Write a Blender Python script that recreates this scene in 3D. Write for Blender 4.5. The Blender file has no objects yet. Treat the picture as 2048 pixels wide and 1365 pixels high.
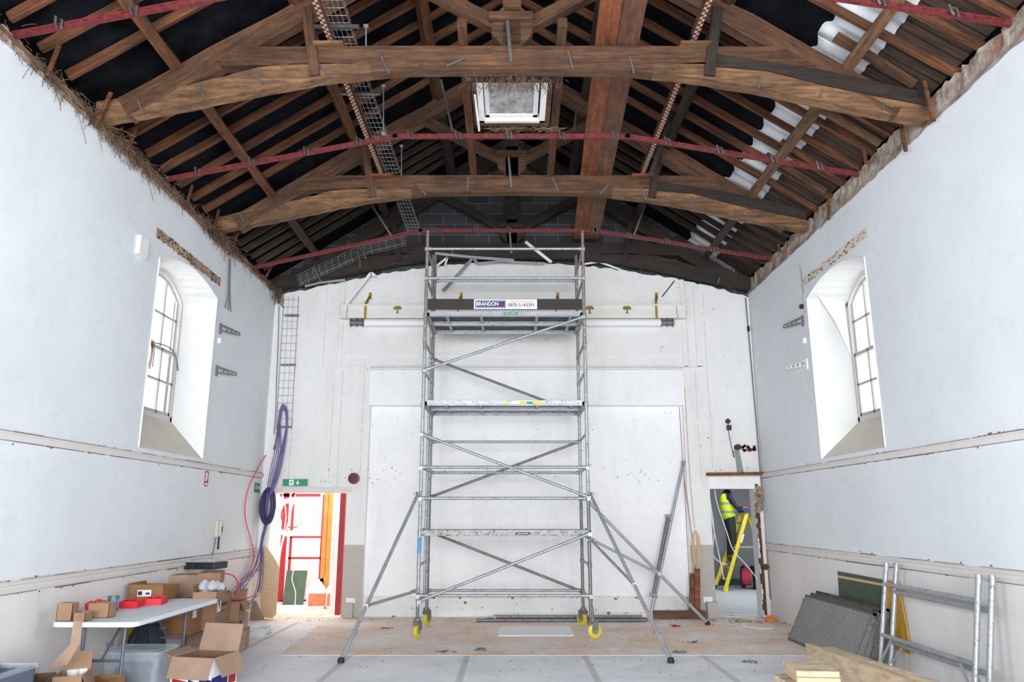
import bpy, math, random
from mathutils import Vector, Matrix
random.seed(7)
C = bpy.context.scene.collection
SC = bpy.context.scene
# ------------------------------------------------------------------ camera
FPX, H0, PIT = 1500.0, 1.68, math.atan(348/1500)
cd = bpy.data.cameras.new('camera'); cam = bpy.data.objects.new('camera', cd); C.objects.link(cam)
cd.sensor_width = 36; cd.lens = 36*FPX/2048; cd.clip_start = .05
cam.location = (0, 0, H0); cam.rotation_euler = (math.pi/2+PIT, 0, 0); SC.camera = cam
# ------------------------------------------------------------------ look
vs = SC.view_settings
vs.view_transform = 'Standard'; vs.look = 'None'; vs.gamma = 1; vs.use_curve_mapping = False
vs.exposure = -0.32
SC.cycles.max_bounces = 10; SC.cycles.diffuse_bounces = 7; SC.cycles.transparent_max_bounces = 12
SC.cycles.sample_clamp_indirect = 6
SC.cycles.caustics_reflective = False; SC.cycles.caustics_refractive = False
wd = bpy.data.worlds.new('world'); SC.world = wd; wd.use_nodes = True
bg = wd.node_tree.nodes['Background']; bg.inputs[0].default_value = (.93, .965, 1, 1); bg.inputs[1].default_value = 2.2
def area(name, loc, rot, sx, sy, power, col=(1, 1, 1)):
    l = bpy.data.lights.new(name, 'AREA'); l.shape = 'RECTANGLE'; l.size = sx; l.size_y = sy
    l.energy = power; l.color = col
    o = bpy.data.objects.new(name, l); C.objects.link(o); o.location = loc; o.rotation_euler = rot
    return o
R = math.radians
W, D, ZT = 4.36, 13.3, 5.68          # half width of hall, far wall, wall top
BACK = -6.0
# daylight lights at the windows of the hall (all outside the panes)
WINY = [9.725, 3.1, -2.9]
for i, y in enumerate(WINY):
    for s in (-1, 1):
        area('daylight_fill', (s*(W+.75), y, 3.9), (0, R(90)*s, 0), 1.9, 1.3, 16 if i == 0 else 320 if i == 2 else 230, (.95, .975, 1))
area('daylight_fill', (0, BACK-.25, 2.4), (R(90), 0, 0), 7.4, 3.6, 2500, (.94, .97, 1))  # fill from behind the camera, set in the unseen back opening
area('daylight_fill', (-3.7, 14.65, 3.1), (0, 0, 0), 2.2, 1.5, 125, (1, .98, .96))      # added light under the lobby ceiling, brightens the left doorway
area('store_fill', (5.2, 16.6, 2.95), (0, 0, 0), 1.6, 1.6, 70, (.95, .97, 1))      # added unseen light for the room behind the right doorway

# ------------------------------------------------------------------ helpers
def P(x, y, X=None, Y=None, Z=None):
    v = 682.5-y; c, s = math.cos(PIT), math.sin(PIT)
    fw = FPX*c-v*s; up = FPX*s+v*c; l = x-1024
    t = X/l if X is not None else (Y/fw if Y is not None else (Z-H0)/up)
    return Vector((l*t, fw*t, H0+up*t))
WL = {}
class M:
    def __init__(s): s.v = []; s.f = []; s.m = []; s.cur = 0
    def add(s, vs_, fs):
        b = len(s.v); s.v += [Vector(p) for p in vs_]
        for f in fs: s.f.append([b+i for i in f]); s.m.append(s.cur)
        return s
    def mat(s, i): s.cur = i; return s
    def box(s, c, d, rz=0, rx=0, ry=0):
        c = Vector(c); h = Vector(d)/2
        rm = Matrix.Rotation(rz, 3, 'Z') @ Matrix.Rotation(ry, 3, 'Y') @ Matrix.Rotation(rx, 3, 'X')
        vs_ = [c+rm @ Vector((sx*h.x, sy*h.y, sz*h.z)) for sx in (-1, 1) for sy in (-1, 1) for sz in (-1, 1)]
        return s.add(vs_, [(0, 1, 3, 2), (4, 6, 7, 5), (0, 4, 5, 1), (2, 3, 7, 6), (0, 2, 6, 4), (1, 5, 7, 3)])
    def b2(s, a, b):
        a = Vector(a); b = Vector(b); return s.box((a+b)/2, (abs(b.x-a.x), abs(b.y-a.y), abs(b.z-a.z)))
    def bar(s, p0, p1, w, h, up=(0, 0, 1)):
        p0 = Vector(p0); p1 = Vector(p1); t = (p1-p0).normalized(); u = Vector(up)
        sd = t.cross(u)
        if sd.length < 1e-4: sd = t.cross(Vector((0, 1, 0)))
        sd.normalize(); u = sd.cross(t).normalized()
        vs_ = [p+sd*a*w/2+u*b*h/2 for p in (p0, p1) for a, b in ((-1, -1), (1, -1), (1, 1), (-1, 1))]
        return s.add(vs_, [(0, 3, 2, 1), (4, 5, 6, 7), (0, 1, 5, 4), (1, 2, 6, 5), (2, 3, 7, 6), (3, 0, 4, 7)])
    def cyl(s, p0, p1, r, n=12, r2=None):
        return s.tube([p0, p1], r, n, r2)
    def tube(s, pts, r, n=8, r2=None):
        pts = [Vector(p) for p in pts]; k = len(pts); b = []; pu = None
        for i, p in enumerate(pts):
            t = (pts[min(i+1, k-1)]-pts[max(i-1, 0)])
            if t.length < 1e-7: t = Vector((0, 0, 1))
            t.normalize()
            if pu is None:
                a = Vector((0, 0, 1)) if abs(t.z) < .9 else Vector((1, 0, 0)); u = t.cross(a).normalized()
            else:
                u = (pu-t*pu.dot(t)); u = u.normalized() if u.length > 1e-5 else t.orthogonal().normalized()
            pu = u; w = t.cross(u); rr = r if r2 is None else r+(r2-r)*i/(k-1)
            b += [p+(u*math.cos(2*math.pi*j/n)+w*math.sin(2*math.pi*j/n))*rr for j in range(n)]
        fs = [(i*n+j, i*n+(j+1) % n, (i+1)*n+(j+1) % n, (i+1)*n+j) for i in range(k-1) for j in range(n)]
        fs += [tuple(range(n))[::-1], tuple((k-1)*n+j for j in range(n))]
        return s.add(b, fs)
    def prism(s, poly, vec):
        n = len(poly); a = [Vector(p) for p in poly]; v = Vector(vec)
        return s.add(a+[p+v for p in a], [tuple(range(n))[::-1], tuple(range(n, 2*n))]+[(i, (i+1) % n, n+(i+1) % n, n+i) for i in range(n)])
    def poly(s, pts): return s.add(pts, [tuple(range(len(pts)))])
    def lathe(s, prof, c=(0, 0, 0), ax='Z', n=20):
        c = Vector(c); b = []
        for r, z in prof:
            for j in range(n):
                a = 2*math.pi*j/n
                if ax == 'Z': b.append(c+Vector((r*math.cos(a), r*math.sin(a), z)))
                elif ax == 'Y': b.append(c+Vector((r*math.cos(a), z, r*math.sin(a))))
                else: b.append(c+Vector((z, r*math.cos(a), r*math.sin(a))))
        k = len(prof)
        return s.add(b, [(i*n+j, i*n+(j+1) % n, (i+1)*n+(j+1) % n, (i+1)*n+j) for i in range(k-1) for j in range(n)]+[tuple(range(n))[::-1], tuple((k-1)*n+j for j in range(n))])
    def text(s, txt, c, size, fn, sx=1.0, align='CENTER'):
        cu = bpy.data.curves.new('t', 'FONT'); cu.body = txt; cu.size = size; cu.align_x = align; cu.align_y = 'CENTER'
        o = bpy.data.objects.new('t', cu); C.objects.link(o)
        me = bpy.data.meshes.new_from_object(o)
        s.add([fn(v.co.x*sx, v.co.y) for v in me.vertices], [tuple(p.vertices) for p in me.polygons])
        bpy.data.objects.remove(o); bpy.data.meshes.remove(me); bpy.data.curves.remove(cu)
        return s
    def obj(s, name, mats, parent=None, smooth=False, bevel=0, center=True):
        vs_ = s.v
        if center and vs_:
            lo = Vector([min(v[i] for v in vs_) for i in range(3)]); hi = Vector([max(v[i] for v in vs_) for i in range(3)])
            ctr = (lo+hi)/2
        else: ctr = Vector((0, 0, 0))
        me = bpy.data.meshes.new(name); me.from_pydata([v-ctr for v in vs_], [], s.f)
        if not isinstance(mats, (list, tuple)): mats = [mats]
        for m_ in mats: me.materials.append(m_)
        for p, mi in zip(me.polygons, s.m): p.material_index = min(mi, len(mats)-1); p.use_smooth = smooth
        me.update()
        o = bpy.data.objects.new(name, me); C.objects.link(o)
        put(o, ctr, parent)
        if smooth: 
            try: me.set_sharp_from_angle(angle=R(40))
            except Exception: pass
        if bevel:
            b = o.modifiers.new('bevel', 'BEVEL'); b.width = bevel; b.segments = 2; b.limit_method = 'ANGLE'
        return o
def put(o, w, parent=None):
    w = Vector(w); WL[o.name] = w
    if parent: o.parent = parent; o.location = w-WL[parent.name]
    else: o.location = w
def thing(name, label, cat, loc, group=None):
    o = bpy.data.objects.new(name, None); C.objects.link(o); o.empty_display_size = .1
    put(o, loc); return tag(o, label, cat, group)
def tag(o, label, cat, group=None, kind=None):
    o['label'] = label; o['category'] = cat
    if group: o['group'] = group
    if kind: o['kind'] = kind
    return o
def struct(o): o['kind'] = 'structure'; return o
def beam(name, p0, p1, w, h, mat, parent=None, up=(0, 0, 1), bevel=.006, wob=0):
    p0 = Vector(p0); p1 = Vector(p1); L = (p1-p0).length; t = (p1-p0)/L; u = Vector(up)
    sd = u.cross(t)
    if sd.length < 1e-4: sd = Vector((0, 1, 0)).cross(t)
    sd.normalize(); u = t.cross(sd).normalized()
    m = M(); n = max(1, int(L/.35)) if wob else 1
    for i in range(n+1):
        x = -L/2+L*i/n
        for a, b in ((-1, -1), (1, -1), (1, 1), (-1, 1)):
            m.v.append(Vector((x, a*w/2+random.uniform(-wob, wob), b*h/2+random.uniform(-wob, wob))))
    for i in range(n):
        for j in range(4):
            m.f.append([i*4+j, i*4+(j+1) % 4, (i+1)*4+(j+1) % 4, (i+1)*4+j]); m.m.append(0)
    m.f += [[3, 2, 1, 0], [n*4+j for j in range(4)]]; m.m += [0, 0]
    o = m.obj(name, mat, None, center=False, bevel=bevel)
    rm = Matrix((t, sd, u)).transposed().to_4x4()
    c = (p0+p1)/2
    o.rotation_euler = rm.to_euler(); put(o, c, parent)
    return o
def smooth_pts(pts, k=6):
    pts = [Vector(p) for p in pts]; q = [pts[0]]+pts+[pts[-1]]; out = []
    for i in range(1, len(q)-2):
        a, b, c, d = q[i-1], q[i], q[i+1], q[i+2]
        for j in range(k):
            t = j/k
            out.append(.5*((2*b)+(c-a)*t+(2*a-5*b+4*c-d)*t*t+(3*b-a-3*c+d)*t**3))
    out.append(pts[-1]); return out
def interp(tab, x):
    if x <= tab[0][0]: return tab[0][1]
    for (a, p), (b, q) in zip(tab, tab[1:]):
        if x <= b: return p+(q-p)*(x-a)/(b-a)
    return tab[-1][1]

# ------------------------------------------------------------------ materials
def nmat(name):
    m = bpy.data.materials.new(name); m.use_nodes = True; nt = m.node_tree
    return m, nt, nt.nodes['Principled BSDF']
def N(nt, t, **k):
    n = nt.nodes.new(t)
    for a, b in k.items():
        if a.startswith('i_'): n.inputs[a[2:].replace('_', ' ')].default_value = b
        else: setattr(n, a, b)
    return n
def coords(nt, scale=(1, 1, 1), rnd=True, world=False):
    tc = N(nt, 'ShaderNodeTexCoord'); mp = N(nt, 'ShaderNodeMapping'); mp.inputs['Scale'].default_value = scale
    if world:
        g = N(nt, 'ShaderNodeNewGeometry'); nt.links.new(g.outputs['Position'], mp.inputs['Vector'])
    else: nt.links.new(tc.outputs['Object'], mp.inputs['Vector'])
    if rnd and not world:
        oi = N(nt, 'ShaderNodeObjectInfo'); mu = N(nt, 'ShaderNodeMath', operation='MULTIPLY'); mu.inputs[1].default_value = 37
        nt.links.new(oi.outputs['Random'], mu.inputs[0]); nt.links.new(mu.outputs[0], mp.inputs['Location'])
    return mp.outputs['Vector']
def ramp(nt, fac, stops):
    r = N(nt, 'ShaderNodeValToRGB'); e = r.color_ramp.elements
    while len(e) < len(stops): e.new(.5)
    for el, (p, c) in zip(e, stops): el.position = p; el.color = (*c, 1)
    nt.links.new(fac, r.inputs[0]); return r.outputs[0]
def noise(nt, vec, sc, det=4, rough=.6):
    n = N(nt, 'ShaderNodeTexNoise'); n.inputs['Scale'].default_value = sc; n.inputs['Detail'].default_value = det; n.inputs['Roughness'].default_value = rough
    nt.links.new(vec, n.inputs['Vector']); return n.outputs[0]
def mix(nt, fac, a, b, mode='MIX'):
    m = N(nt, 'ShaderNodeMix', data_type='RGBA', blend_type=mode)
    for s_, v in ((0, fac), (6, a), (7, b)):
        if isinstance(v, (int, float)): m.inputs[s_].default_value = v
        elif isinstance(v, tuple): m.inputs[s_].default_value = (*v, 1)
        else: nt.links.new(v, m.inputs[s_])
    return m.outputs[2]
def bump(nt, bs, h, st=.3, dist=.01):
    b = N(nt, 'ShaderNodeBump'); b.inputs['Strength'].default_value = st; b.inputs['Distance'].default_value = dist
    nt.links.new(h, b.inputs['Height']); nt.links.new(b.outputs[0], bs.inputs['Normal'])
def srgb(r, g, b):
    f = lambda c: (c/255/12.92) if c <= 10 else ((c/255+.055)/1.055)**2.4
    return (f(r), f(g), f(b))
def plain(name, col, rough=.6, metal=0, var=.12, sc=6):
    m, nt, bs = nmat(name); v = coords(nt); n = noise(nt, v, sc, 5)
    lo = tuple(max(0, c*(1-var)) for c in col); hi = tuple(min(1, c*(1+var)) for c in col)
    nt.links.new(ramp(nt, n, [(.35, lo), (.65, hi)]), bs.inputs['Base Color'])
    bs.inputs['Roughness'].default_value = rough; bs.inputs['Metallic'].default_value = metal
    return m
def wood(name, dark, light, gs=18, rough=.75, stain=.5, knots=True):
    m, nt, bs = nmat(name); v = coords(nt, (1.1, gs, gs)); n = noise(nt, v, 1.6, 8, .65)
    v2 = coords(nt, (1, 1.6, 1.6)); n2 = noise(nt, v2, 1.7, 6, .65)
    c = ramp(nt, n, [(.3, dark), (.7, light)])
    c2 = ramp(nt, n2, [(.3, (1-stain,)*3), (.62, (1.0,)*3)])
    c = mix(nt, 1.0, c, c2, 'MULTIPLY')
    c = mix(nt, 1.0, c, ramp(nt, noise(nt, coords(nt, (.6, 2, 2)), 7, 10, .8), [(.36, (.5, .48, .46)), (.56, (1, 1, 1))]), 'MULTIPLY')
    if knots:
        vo = N(nt, 'ShaderNodeTexVoronoi'); vo.inputs['Scale'].default_value = 1.6; nt.links.new(coords(nt, (1, 3, 3)), vo.inputs['Vector'])
        k = ramp(nt, vo.outputs['Distance'], [(.03, (.25, .2, .15)), (.09, (1, 1, 1))])
        c = mix(nt, .8, c, k, 'MULTIPLY')
    nt.links.new(c, bs.inputs['Base Color']); bs.inputs['Roughness'].default_value = rough
    bump(nt, bs, n, .45, .006); return m
def plaster(name, base, dirt, amt=.5, streak=False, rough=.85, band=None):
    m, nt, bs = nmat(name)
    v = coords(nt, (1, 1, 1), world=True)
    n1 = noise(nt, v, .55, 6, .6); n2 = noise(nt, v, 7, 6, .7); n3 = noise(nt, coords(nt, (1.2, 1.2, .22), world=True), 2.2, 6, .7)
    c = ramp(nt, n1, [(.3, tuple(b*.89 for b in base)), (.68, base)])
    c = mix(nt, 1.0, c, ramp(nt, n2, [(.25, (.93, .93, .92)), (.5, (1, 1, 1))]), 'MULTIPLY')
    if streak: c = mix(nt, 1.0, c, ramp(nt, n3, [(.3, (.93, .925, .915)), (.5, (1, 1, 1))]), 'MULTIPLY')
    # chips, scuffs and small holes
    n4 = noise(nt, v, 11, 10, .78)
    spots = ramp(nt, n4, [(.655+.05*(1-amt), (0, 0, 0)), (.70+.05*(1-amt), (1, 1, 1))])
    c = mix(nt, spots, c, dirt)
    nt.links.new(c, bs.inputs['Base Color']); bs.inputs['Roughness'].default_value = rough
    bump(nt, bs, n2, .18, .01); return m
m_wall = plaster('wall paint', srgb(228, 232, 236), srgb(176, 176, 172), .25)
m_wall_lo = plaster('lower wall paint', srgb(230, 226, 224), srgb(150, 146, 140), .6, True)
m_far = plaster('far wall paint', srgb(233, 232, 230), srgb(160, 148, 132), .4, True)
m_niche = plaster('stage infill paint', srgb(246, 246, 247), srgb(170, 160, 148), .1, True)  # paler than the far wall to carry the stronger light falling there
m_taupe = plaster('taupe paint', srgb(186, 180, 172), srgb(120, 112, 104), .5)
m_reveal = plaster('reveal paint', srgb(238, 238, 236), srgb(180, 176, 168), .2)
m_sill = plaster('dusty sill', srgb(222, 214, 202), srgb(176, 166, 152), 1.0, True)
m_trim = plaster('trim paint', srgb(222, 217, 214), srgb(140, 130, 120), .8)
m_sash = plaster('weathered sash paint', srgb(196, 194, 190), srgb(96, 88, 80), 1.6)
m_white = plain('white gloss', srgb(233, 233, 231), .45, var=.04)
m_whiteboard = plaster('old white board', srgb(228, 226, 219), srgb(150, 138, 120), .5, True)
m_old = wood('old oak', srgb(60, 38, 25), srgb(124, 86, 57), 16, stain=.5)
m_rib = wood('scrubbed timber', srgb(80, 54, 35), srgb(164, 122, 83), 14, stain=.55)
m_rafter = wood('rafter timber', srgb(64, 37, 21), srgb(134, 84, 48), 16, stain=.5)
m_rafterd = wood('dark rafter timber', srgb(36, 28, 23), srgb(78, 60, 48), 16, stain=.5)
m_orange = wood('orange plank', srgb(98, 50, 27), srgb(162, 94, 56), 10, stain=.35)
m_brplank = wood('brown plank', srgb(84, 54, 37), srgb(136, 94, 67), 10, stain=.35)
m_pine = wood('new pine', srgb(196, 172, 140), srgb(222, 202, 172), 8, stain=.12)
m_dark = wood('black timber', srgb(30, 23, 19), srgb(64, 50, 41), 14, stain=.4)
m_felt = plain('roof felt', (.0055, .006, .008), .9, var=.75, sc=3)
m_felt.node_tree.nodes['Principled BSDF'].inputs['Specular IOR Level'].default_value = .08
m_rust = plain('red oxide channel', srgb(104, 32, 34), .6, .0, var=.45, sc=18)
m_steel = plain('dull steel', srgb(120, 120, 118), .45, .7, var=.25, sc=30)
m_straw = plain('straw fibre', srgb(108, 84, 66), .9, var=.5, sc=3)
def alu_mat(name, col, spots):
    m, nt, bs = nmat(name); v = coords(nt, (1, 1, 1)); n = noise(nt, v, 28, 6, .7); n2 = noise(nt, v, 5, 4)
    c = ramp(nt, n2, [(.3, tuple(x*.8 for x in col)), (.7, col)])
    c = mix(nt, ramp(nt, n, [(.56, (0, 0, 0)), (.62, (1, 1, 1))]), c, spots)
    nt.links.new(c, bs.inputs['Base Color']); bs.inputs['Metallic'].default_value = .45
    nt.links.new(ramp(nt, n, [(.3, (.34,)*3), (.7, (.6,)*3)]), bs.inputs['Roughness']); return m
m_alu = alu_mat('worn aluminium', srgb(172, 176, 180), srgb(132, 128, 122))
m_aludk = alu_mat('grimy aluminium', srgb(128, 128, 127), srgb(96, 84, 72))
m_alurust = alu_mat('paint-splashed aluminium', srgb(150, 140, 130), srgb(205, 202, 196))
m_ply = plain('deck ply', srgb(92, 90, 88), .8, var=.3, sc=8)
m_toe = plain('brown toe board', srgb(38, 24, 20), .5, var=.25, sc=5)
m_black = plain('black plastic', srgb(28, 30, 32), .5, var=.25)
m_grey = plain('grey plastic', srgb(132, 134, 136), .5, var=.15)
m_yellow = plain('yellow plastic', srgb(214, 196, 30), .45, var=.1)
m_yfib = plain('yellow fibreglass', srgb(236, 214, 20), .45, var=.06)
m_red = plain('red plastic', srgb(214, 30, 48), .4, var=.1)
m_redpaint = plain('red paint', srgb(158, 20, 30), .5, var=.1)
m_blue = plain('blue plastic', srgb(38, 62, 128), .5, var=.1)
m_cyan = plain('blue label', srgb(72, 150, 205), .5, var=.1)
m_green = plain('green sign', srgb(18, 140, 98), .5, var=.04)
m_greenboard = plain('green board', srgb(70, 88, 70), .7, var=.12)
m_signw = plain('sign white', srgb(238, 238, 238), .5, var=.02)
m_navy = plain('sign blue', srgb(14, 30, 104), .5, var=.03)
m_ink = plain('sign ink', srgb(30, 34, 50), .5, var=.02)
m_brass = plain('brass bracket', srgb(160, 122, 46), .5, .5, var=.2)
m_olive = plain('gold emblem', srgb(130, 116, 52), .6, .3, var=.2)
m_purple = plain('purple cable', srgb(98, 90, 138), .5, var=.3)
m_purpled = plain('dark purple cable', srgb(54, 44, 88), .5, var=.2)
m_pink = plain('pink cable', srgb(214, 60, 92), .5, var=.1)
m_wcable = plain('white cable', srgb(228, 228, 226), .5, var=.05)
m_gcable = plain('grey cable', srgb(110, 108, 106), .5, var=.05)
m_beige = plain('beige plastic', srgb(196, 190, 176), .5, var=.06)
m_card = plain('cardboard', srgb(150, 118, 92), .85, var=.10, sc=5)
m_card2 = plain('pale cardboard', srgb(158, 132, 112), .85, var=.10, sc=5)
m_card3 = plain('brown cardboard', srgb(138, 100, 66), .85, var=.12, sc=5)
m_cardin = plain('cardboard inside', srgb(120, 92, 68), .9, var=.10, sc=5)
m_cardw = plain('white printed card', srgb(226, 226, 230), .6, var=.04)
m_tape = plain('tape', srgb(190, 160, 130), .3, var=.05)
m_tabletop = plain('table plastic', srgb(222, 226, 232), .5, var=.03)
m_tleg = plain('table leg metal', srgb(96, 102, 114), .45, .4, var=.1)
m_bag = plain('navy fabric', srgb(30, 36, 50), .85, var=.3)
m_osb = plain('chipboard', srgb(206, 176, 142), .85, var=.16, sc=60)
m_brick = plain('brick', srgb(150, 96, 76), .9, var=.25)
m_skin = plain('skin', srgb(196, 140, 116), .6, var=.05)
m_hair = plain('hair', srgb(50, 38, 30), .8, var=.2)
m_jacket = plain('dark jacket', srgb(36, 38, 52), .85, var=.25)
m_trouser = plain('dark trousers', srgb(44, 44, 40), .9, var=.4)
m_boot = plain('boots', srgb(84, 74, 62), .8, var=.2)
m_dirt_shade = plain('joint dirt and gap shade', srgb(120, 108, 96), .95, var=.4, sc=20)
m_paper = plain('paper label', srgb(226, 224, 226), .7, var=.04)
m_cork = plain('rubbish', srgb(150, 130, 110), .9, var=.5)
def clear_mat(name, tint, a):
    m, nt, bs = nmat(name); tr = N(nt, 'ShaderNodeBsdfTransparent'); ms = N(nt, 'ShaderNodeMixShader'); out = nt.nodes['Material Output']
    bs.inputs['Base Color'].default_value = (*tint, 1); bs.inputs['Roughness'].default_value = .25
    v = coords(nt); n = noise(nt, v, 5, 6, .7)
    nt.links.new(ramp(nt, n, [(.3, (a*.8,)*3), (.7, (min(1, a*1.2),)*3)]), ms.inputs[0])
    nt.links.new(tr.outputs[0], ms.inputs[1]); nt.links.new(bs.outputs[0], ms.inputs[2]); nt.links.new(ms.outputs[0], out.inputs[0]); return m
m_glass = clear_mat('dusty window glass', (.85, .87, .88), .12)
m_tub = clear_mat('clear tub plastic', srgb(206, 216, 226), .32)
m_wrap = clear_mat('plastic wrap', srgb(220, 226, 232), .6)
def masonry():
    m, nt, bs = nmat('rubble masonry'); v = coords(nt, (1, 1, 1), world=True)
    vo = N(nt, 'ShaderNodeTexVoronoi'); vo.inputs['Scale'].default_value = 6; nt.links.new(v, vo.inputs['Vector'])
    n = noise(nt, v, 5, 10, .72); n2 = noise(nt, v, 2.2, 4)
    c = ramp(nt, n, [(.3, srgb(70, 56, 46)), (.42, srgb(140, 122, 108)), (.55, srgb(186, 172, 160)), (.72, srgb(220, 212, 204))])
    c = mix(nt, ramp(nt, n2, [(.56, (0, 0, 0)), (.68, (.7, .7, .7))]), c, srgb(150, 90, 70))
    nt.links.new(c, bs.inputs['Base Color']); bs.inputs['Roughness'].default_value = .95; bump(nt, bs, n, 1, .04); return m
m_mason = masonry()
def blocks():
    m, nt, bs = nmat('concrete block'); tc = N(nt, 'ShaderNodeNewGeometry'); sx = N(nt, 'ShaderNodeSeparateXYZ'); cx = N(nt, 'ShaderNodeCombineXYZ')
    nt.links.new(tc.outputs['Position'], sx.inputs[0]); nt.links.new(sx.outputs[0], cx.inputs[0]); nt.links.new(sx.outputs[2], cx.inputs[1])
    b = N(nt, 'ShaderNodeTexBrick'); b.inputs['Scale'].default_value = 1; b.inputs['Brick Width'].default_value = .44; b.inputs['Row Height'].default_value = .215
    b.inputs['Mortar Size'].default_value = .008; b.inputs['Color1'].default_value = (*srgb(72, 75, 76), 1); b.inputs['Color2'].default_value = (*srgb(50, 53, 55), 1); b.inputs['Mortar'].default_value = (*srgb(104, 103, 99), 1)
    nt.links.new(cx.outputs[0], b.inputs['Vector']); nt.links.new(b.outputs[0], bs.inputs['Base Color']); bs.inputs['Roughness'].default_value = .95; return m
m_block = blocks()
def floor_mat():
    m, nt, bs = nmat('grey floor'); v = coords(nt, (1, 1, 1), world=True)
    n = noise(nt, v, 1.1, 8, .65); n2 = noise(nt, v, 14, 8, .7)
    c = ramp(nt, n, [(.3, srgb(206, 211, 217)), (.5, srgb(228, 230, 234)), (.7, srgb(242, 242, 243))])
    c = mix(nt, 1, c, ramp(nt, n2, [(.3, (.9, .9, .9)), (.55, (1, 1, 1))]), 'MULTIPLY')
    # taped seams run away from the camera every 1.5 m
    sp = N(nt, 'ShaderNodeSeparateXYZ'); g = N(nt, 'ShaderNodeNewGeometry'); nt.links.new(g.outputs['Position'], sp.inputs[0])
    a = N(nt, 'ShaderNodeMath', operation='PINGPONG'); a.inputs[1].default_value = .72; ad = N(nt, 'ShaderNodeMath', operation='ADD'); ad.inputs[1].default_value = .55
    nt.links.new(sp.outputs[0], ad.inputs[0]); nt.links.new(ad.outputs[0], a.inputs[0])
    c = mix(nt, ramp(nt, a.outputs[0], [(.03, (.42,)*3), (.045, (0, 0, 0))]), c, srgb(120, 120, 124))
    nt.links.new(c, bs.inputs['Base Color']); bs.inputs['Roughness'].default_value = .55; bump(nt, bs, n2, .1, .004); return m
m_floor = floor_mat()
def hard_mat():
    m, nt, bs = nmat('dusty hardboard'); v = coords(nt, (1, 1, 1), world=True)
    n = noise(nt, v, .9, 8, .66); n2 = noise(nt, v, 9, 8, .7)
    c = ramp(nt, n, [(.3, srgb(206, 182, 162)), (.45, srgb(234, 206, 184)), (.54, srgb(232, 220, 212)), (.7, srgb(244, 238, 232))])
    c = mix(nt, 1, c, ramp(nt, n2, [(.3, (.82, .82, .82)), (.55, (1, 1, 1))]), 'MULTIPLY')
    nt.links.new(c, bs.inputs['Base Color']); bs.inputs['Roughness'].default_value = .7; return m
m_hard = hard_mat()
def sheet_mat():
    m, nt, bs = nmat('white roofing sheet'); v = coords(nt); n = noise(nt, v, 3, 6)
    tl = N(nt, 'ShaderNodeBsdfTranslucent'); tl.inputs[0].default_value = (.8, .86, .9, 1); ms = N(nt, 'ShaderNodeMixShader'); ms.inputs[0].default_value = .12
    nt.links.new(ramp(nt, n, [(.3, srgb(196, 200, 204)), (.7, srgb(234, 236, 238))]), bs.inputs['Base Color']); bs.inputs['Roughness'].default_value = .6
    nt.links.new(bs.outputs[0], ms.inputs[1]); nt.links.new(tl.outputs[0], ms.inputs[2]); nt.links.new(ms.outputs[0], nt.nodes['Material Output'].inputs[0]); return m
m_sheet = sheet_mat()
def board_mat():
    m, nt, bs = nmat('sarking boards'); v = coords(nt, (3, 26, 3), world=True); n = noise(nt, v, 1, 6)
    w = N(nt, 'ShaderNodeTexWave', bands_direction='Y'); w.inputs['Scale'].default_value = 2.4; w.inputs['Distortion'].default_value = .3; nt.links.new(coords(nt, world=True), w.inputs['Vector'])
    c = ramp(nt, n, [(.3, srgb(34, 26, 20)), (.7, srgb(84, 64, 48))]); c = mix(nt, 1, c, ramp(nt, w.outputs[0], [(.03, (.1, .1, .1)), (.1, (1, 1, 1))]), 'MULTIPLY')
    nt.links.new(c, bs.inputs['Base Color']); bs.inputs['Roughness'].default_value = .9; return m
m_sark = board_mat()
def pane_mat():
    m, nt, bs = nmat('dirty obscured pane'); v = coords(nt); n = noise(nt, v, 9, 10, .75); n2 = noise(nt, v, 2.6, 4)
    c = ramp(nt, n, [(.35, srgb(92, 92, 90)), (.62, srgb(190, 190, 186))]); c = mix(nt, ramp(nt, n2, [(.5, (0, 0, 0)), (.62, (.5,)*3)]), c, srgb(204, 204, 200))
    nt.links.new(c, bs.inputs['Base Color']); bs.inputs['Roughness'].default_value = .5; return m
m_pane = pane_mat()

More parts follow.
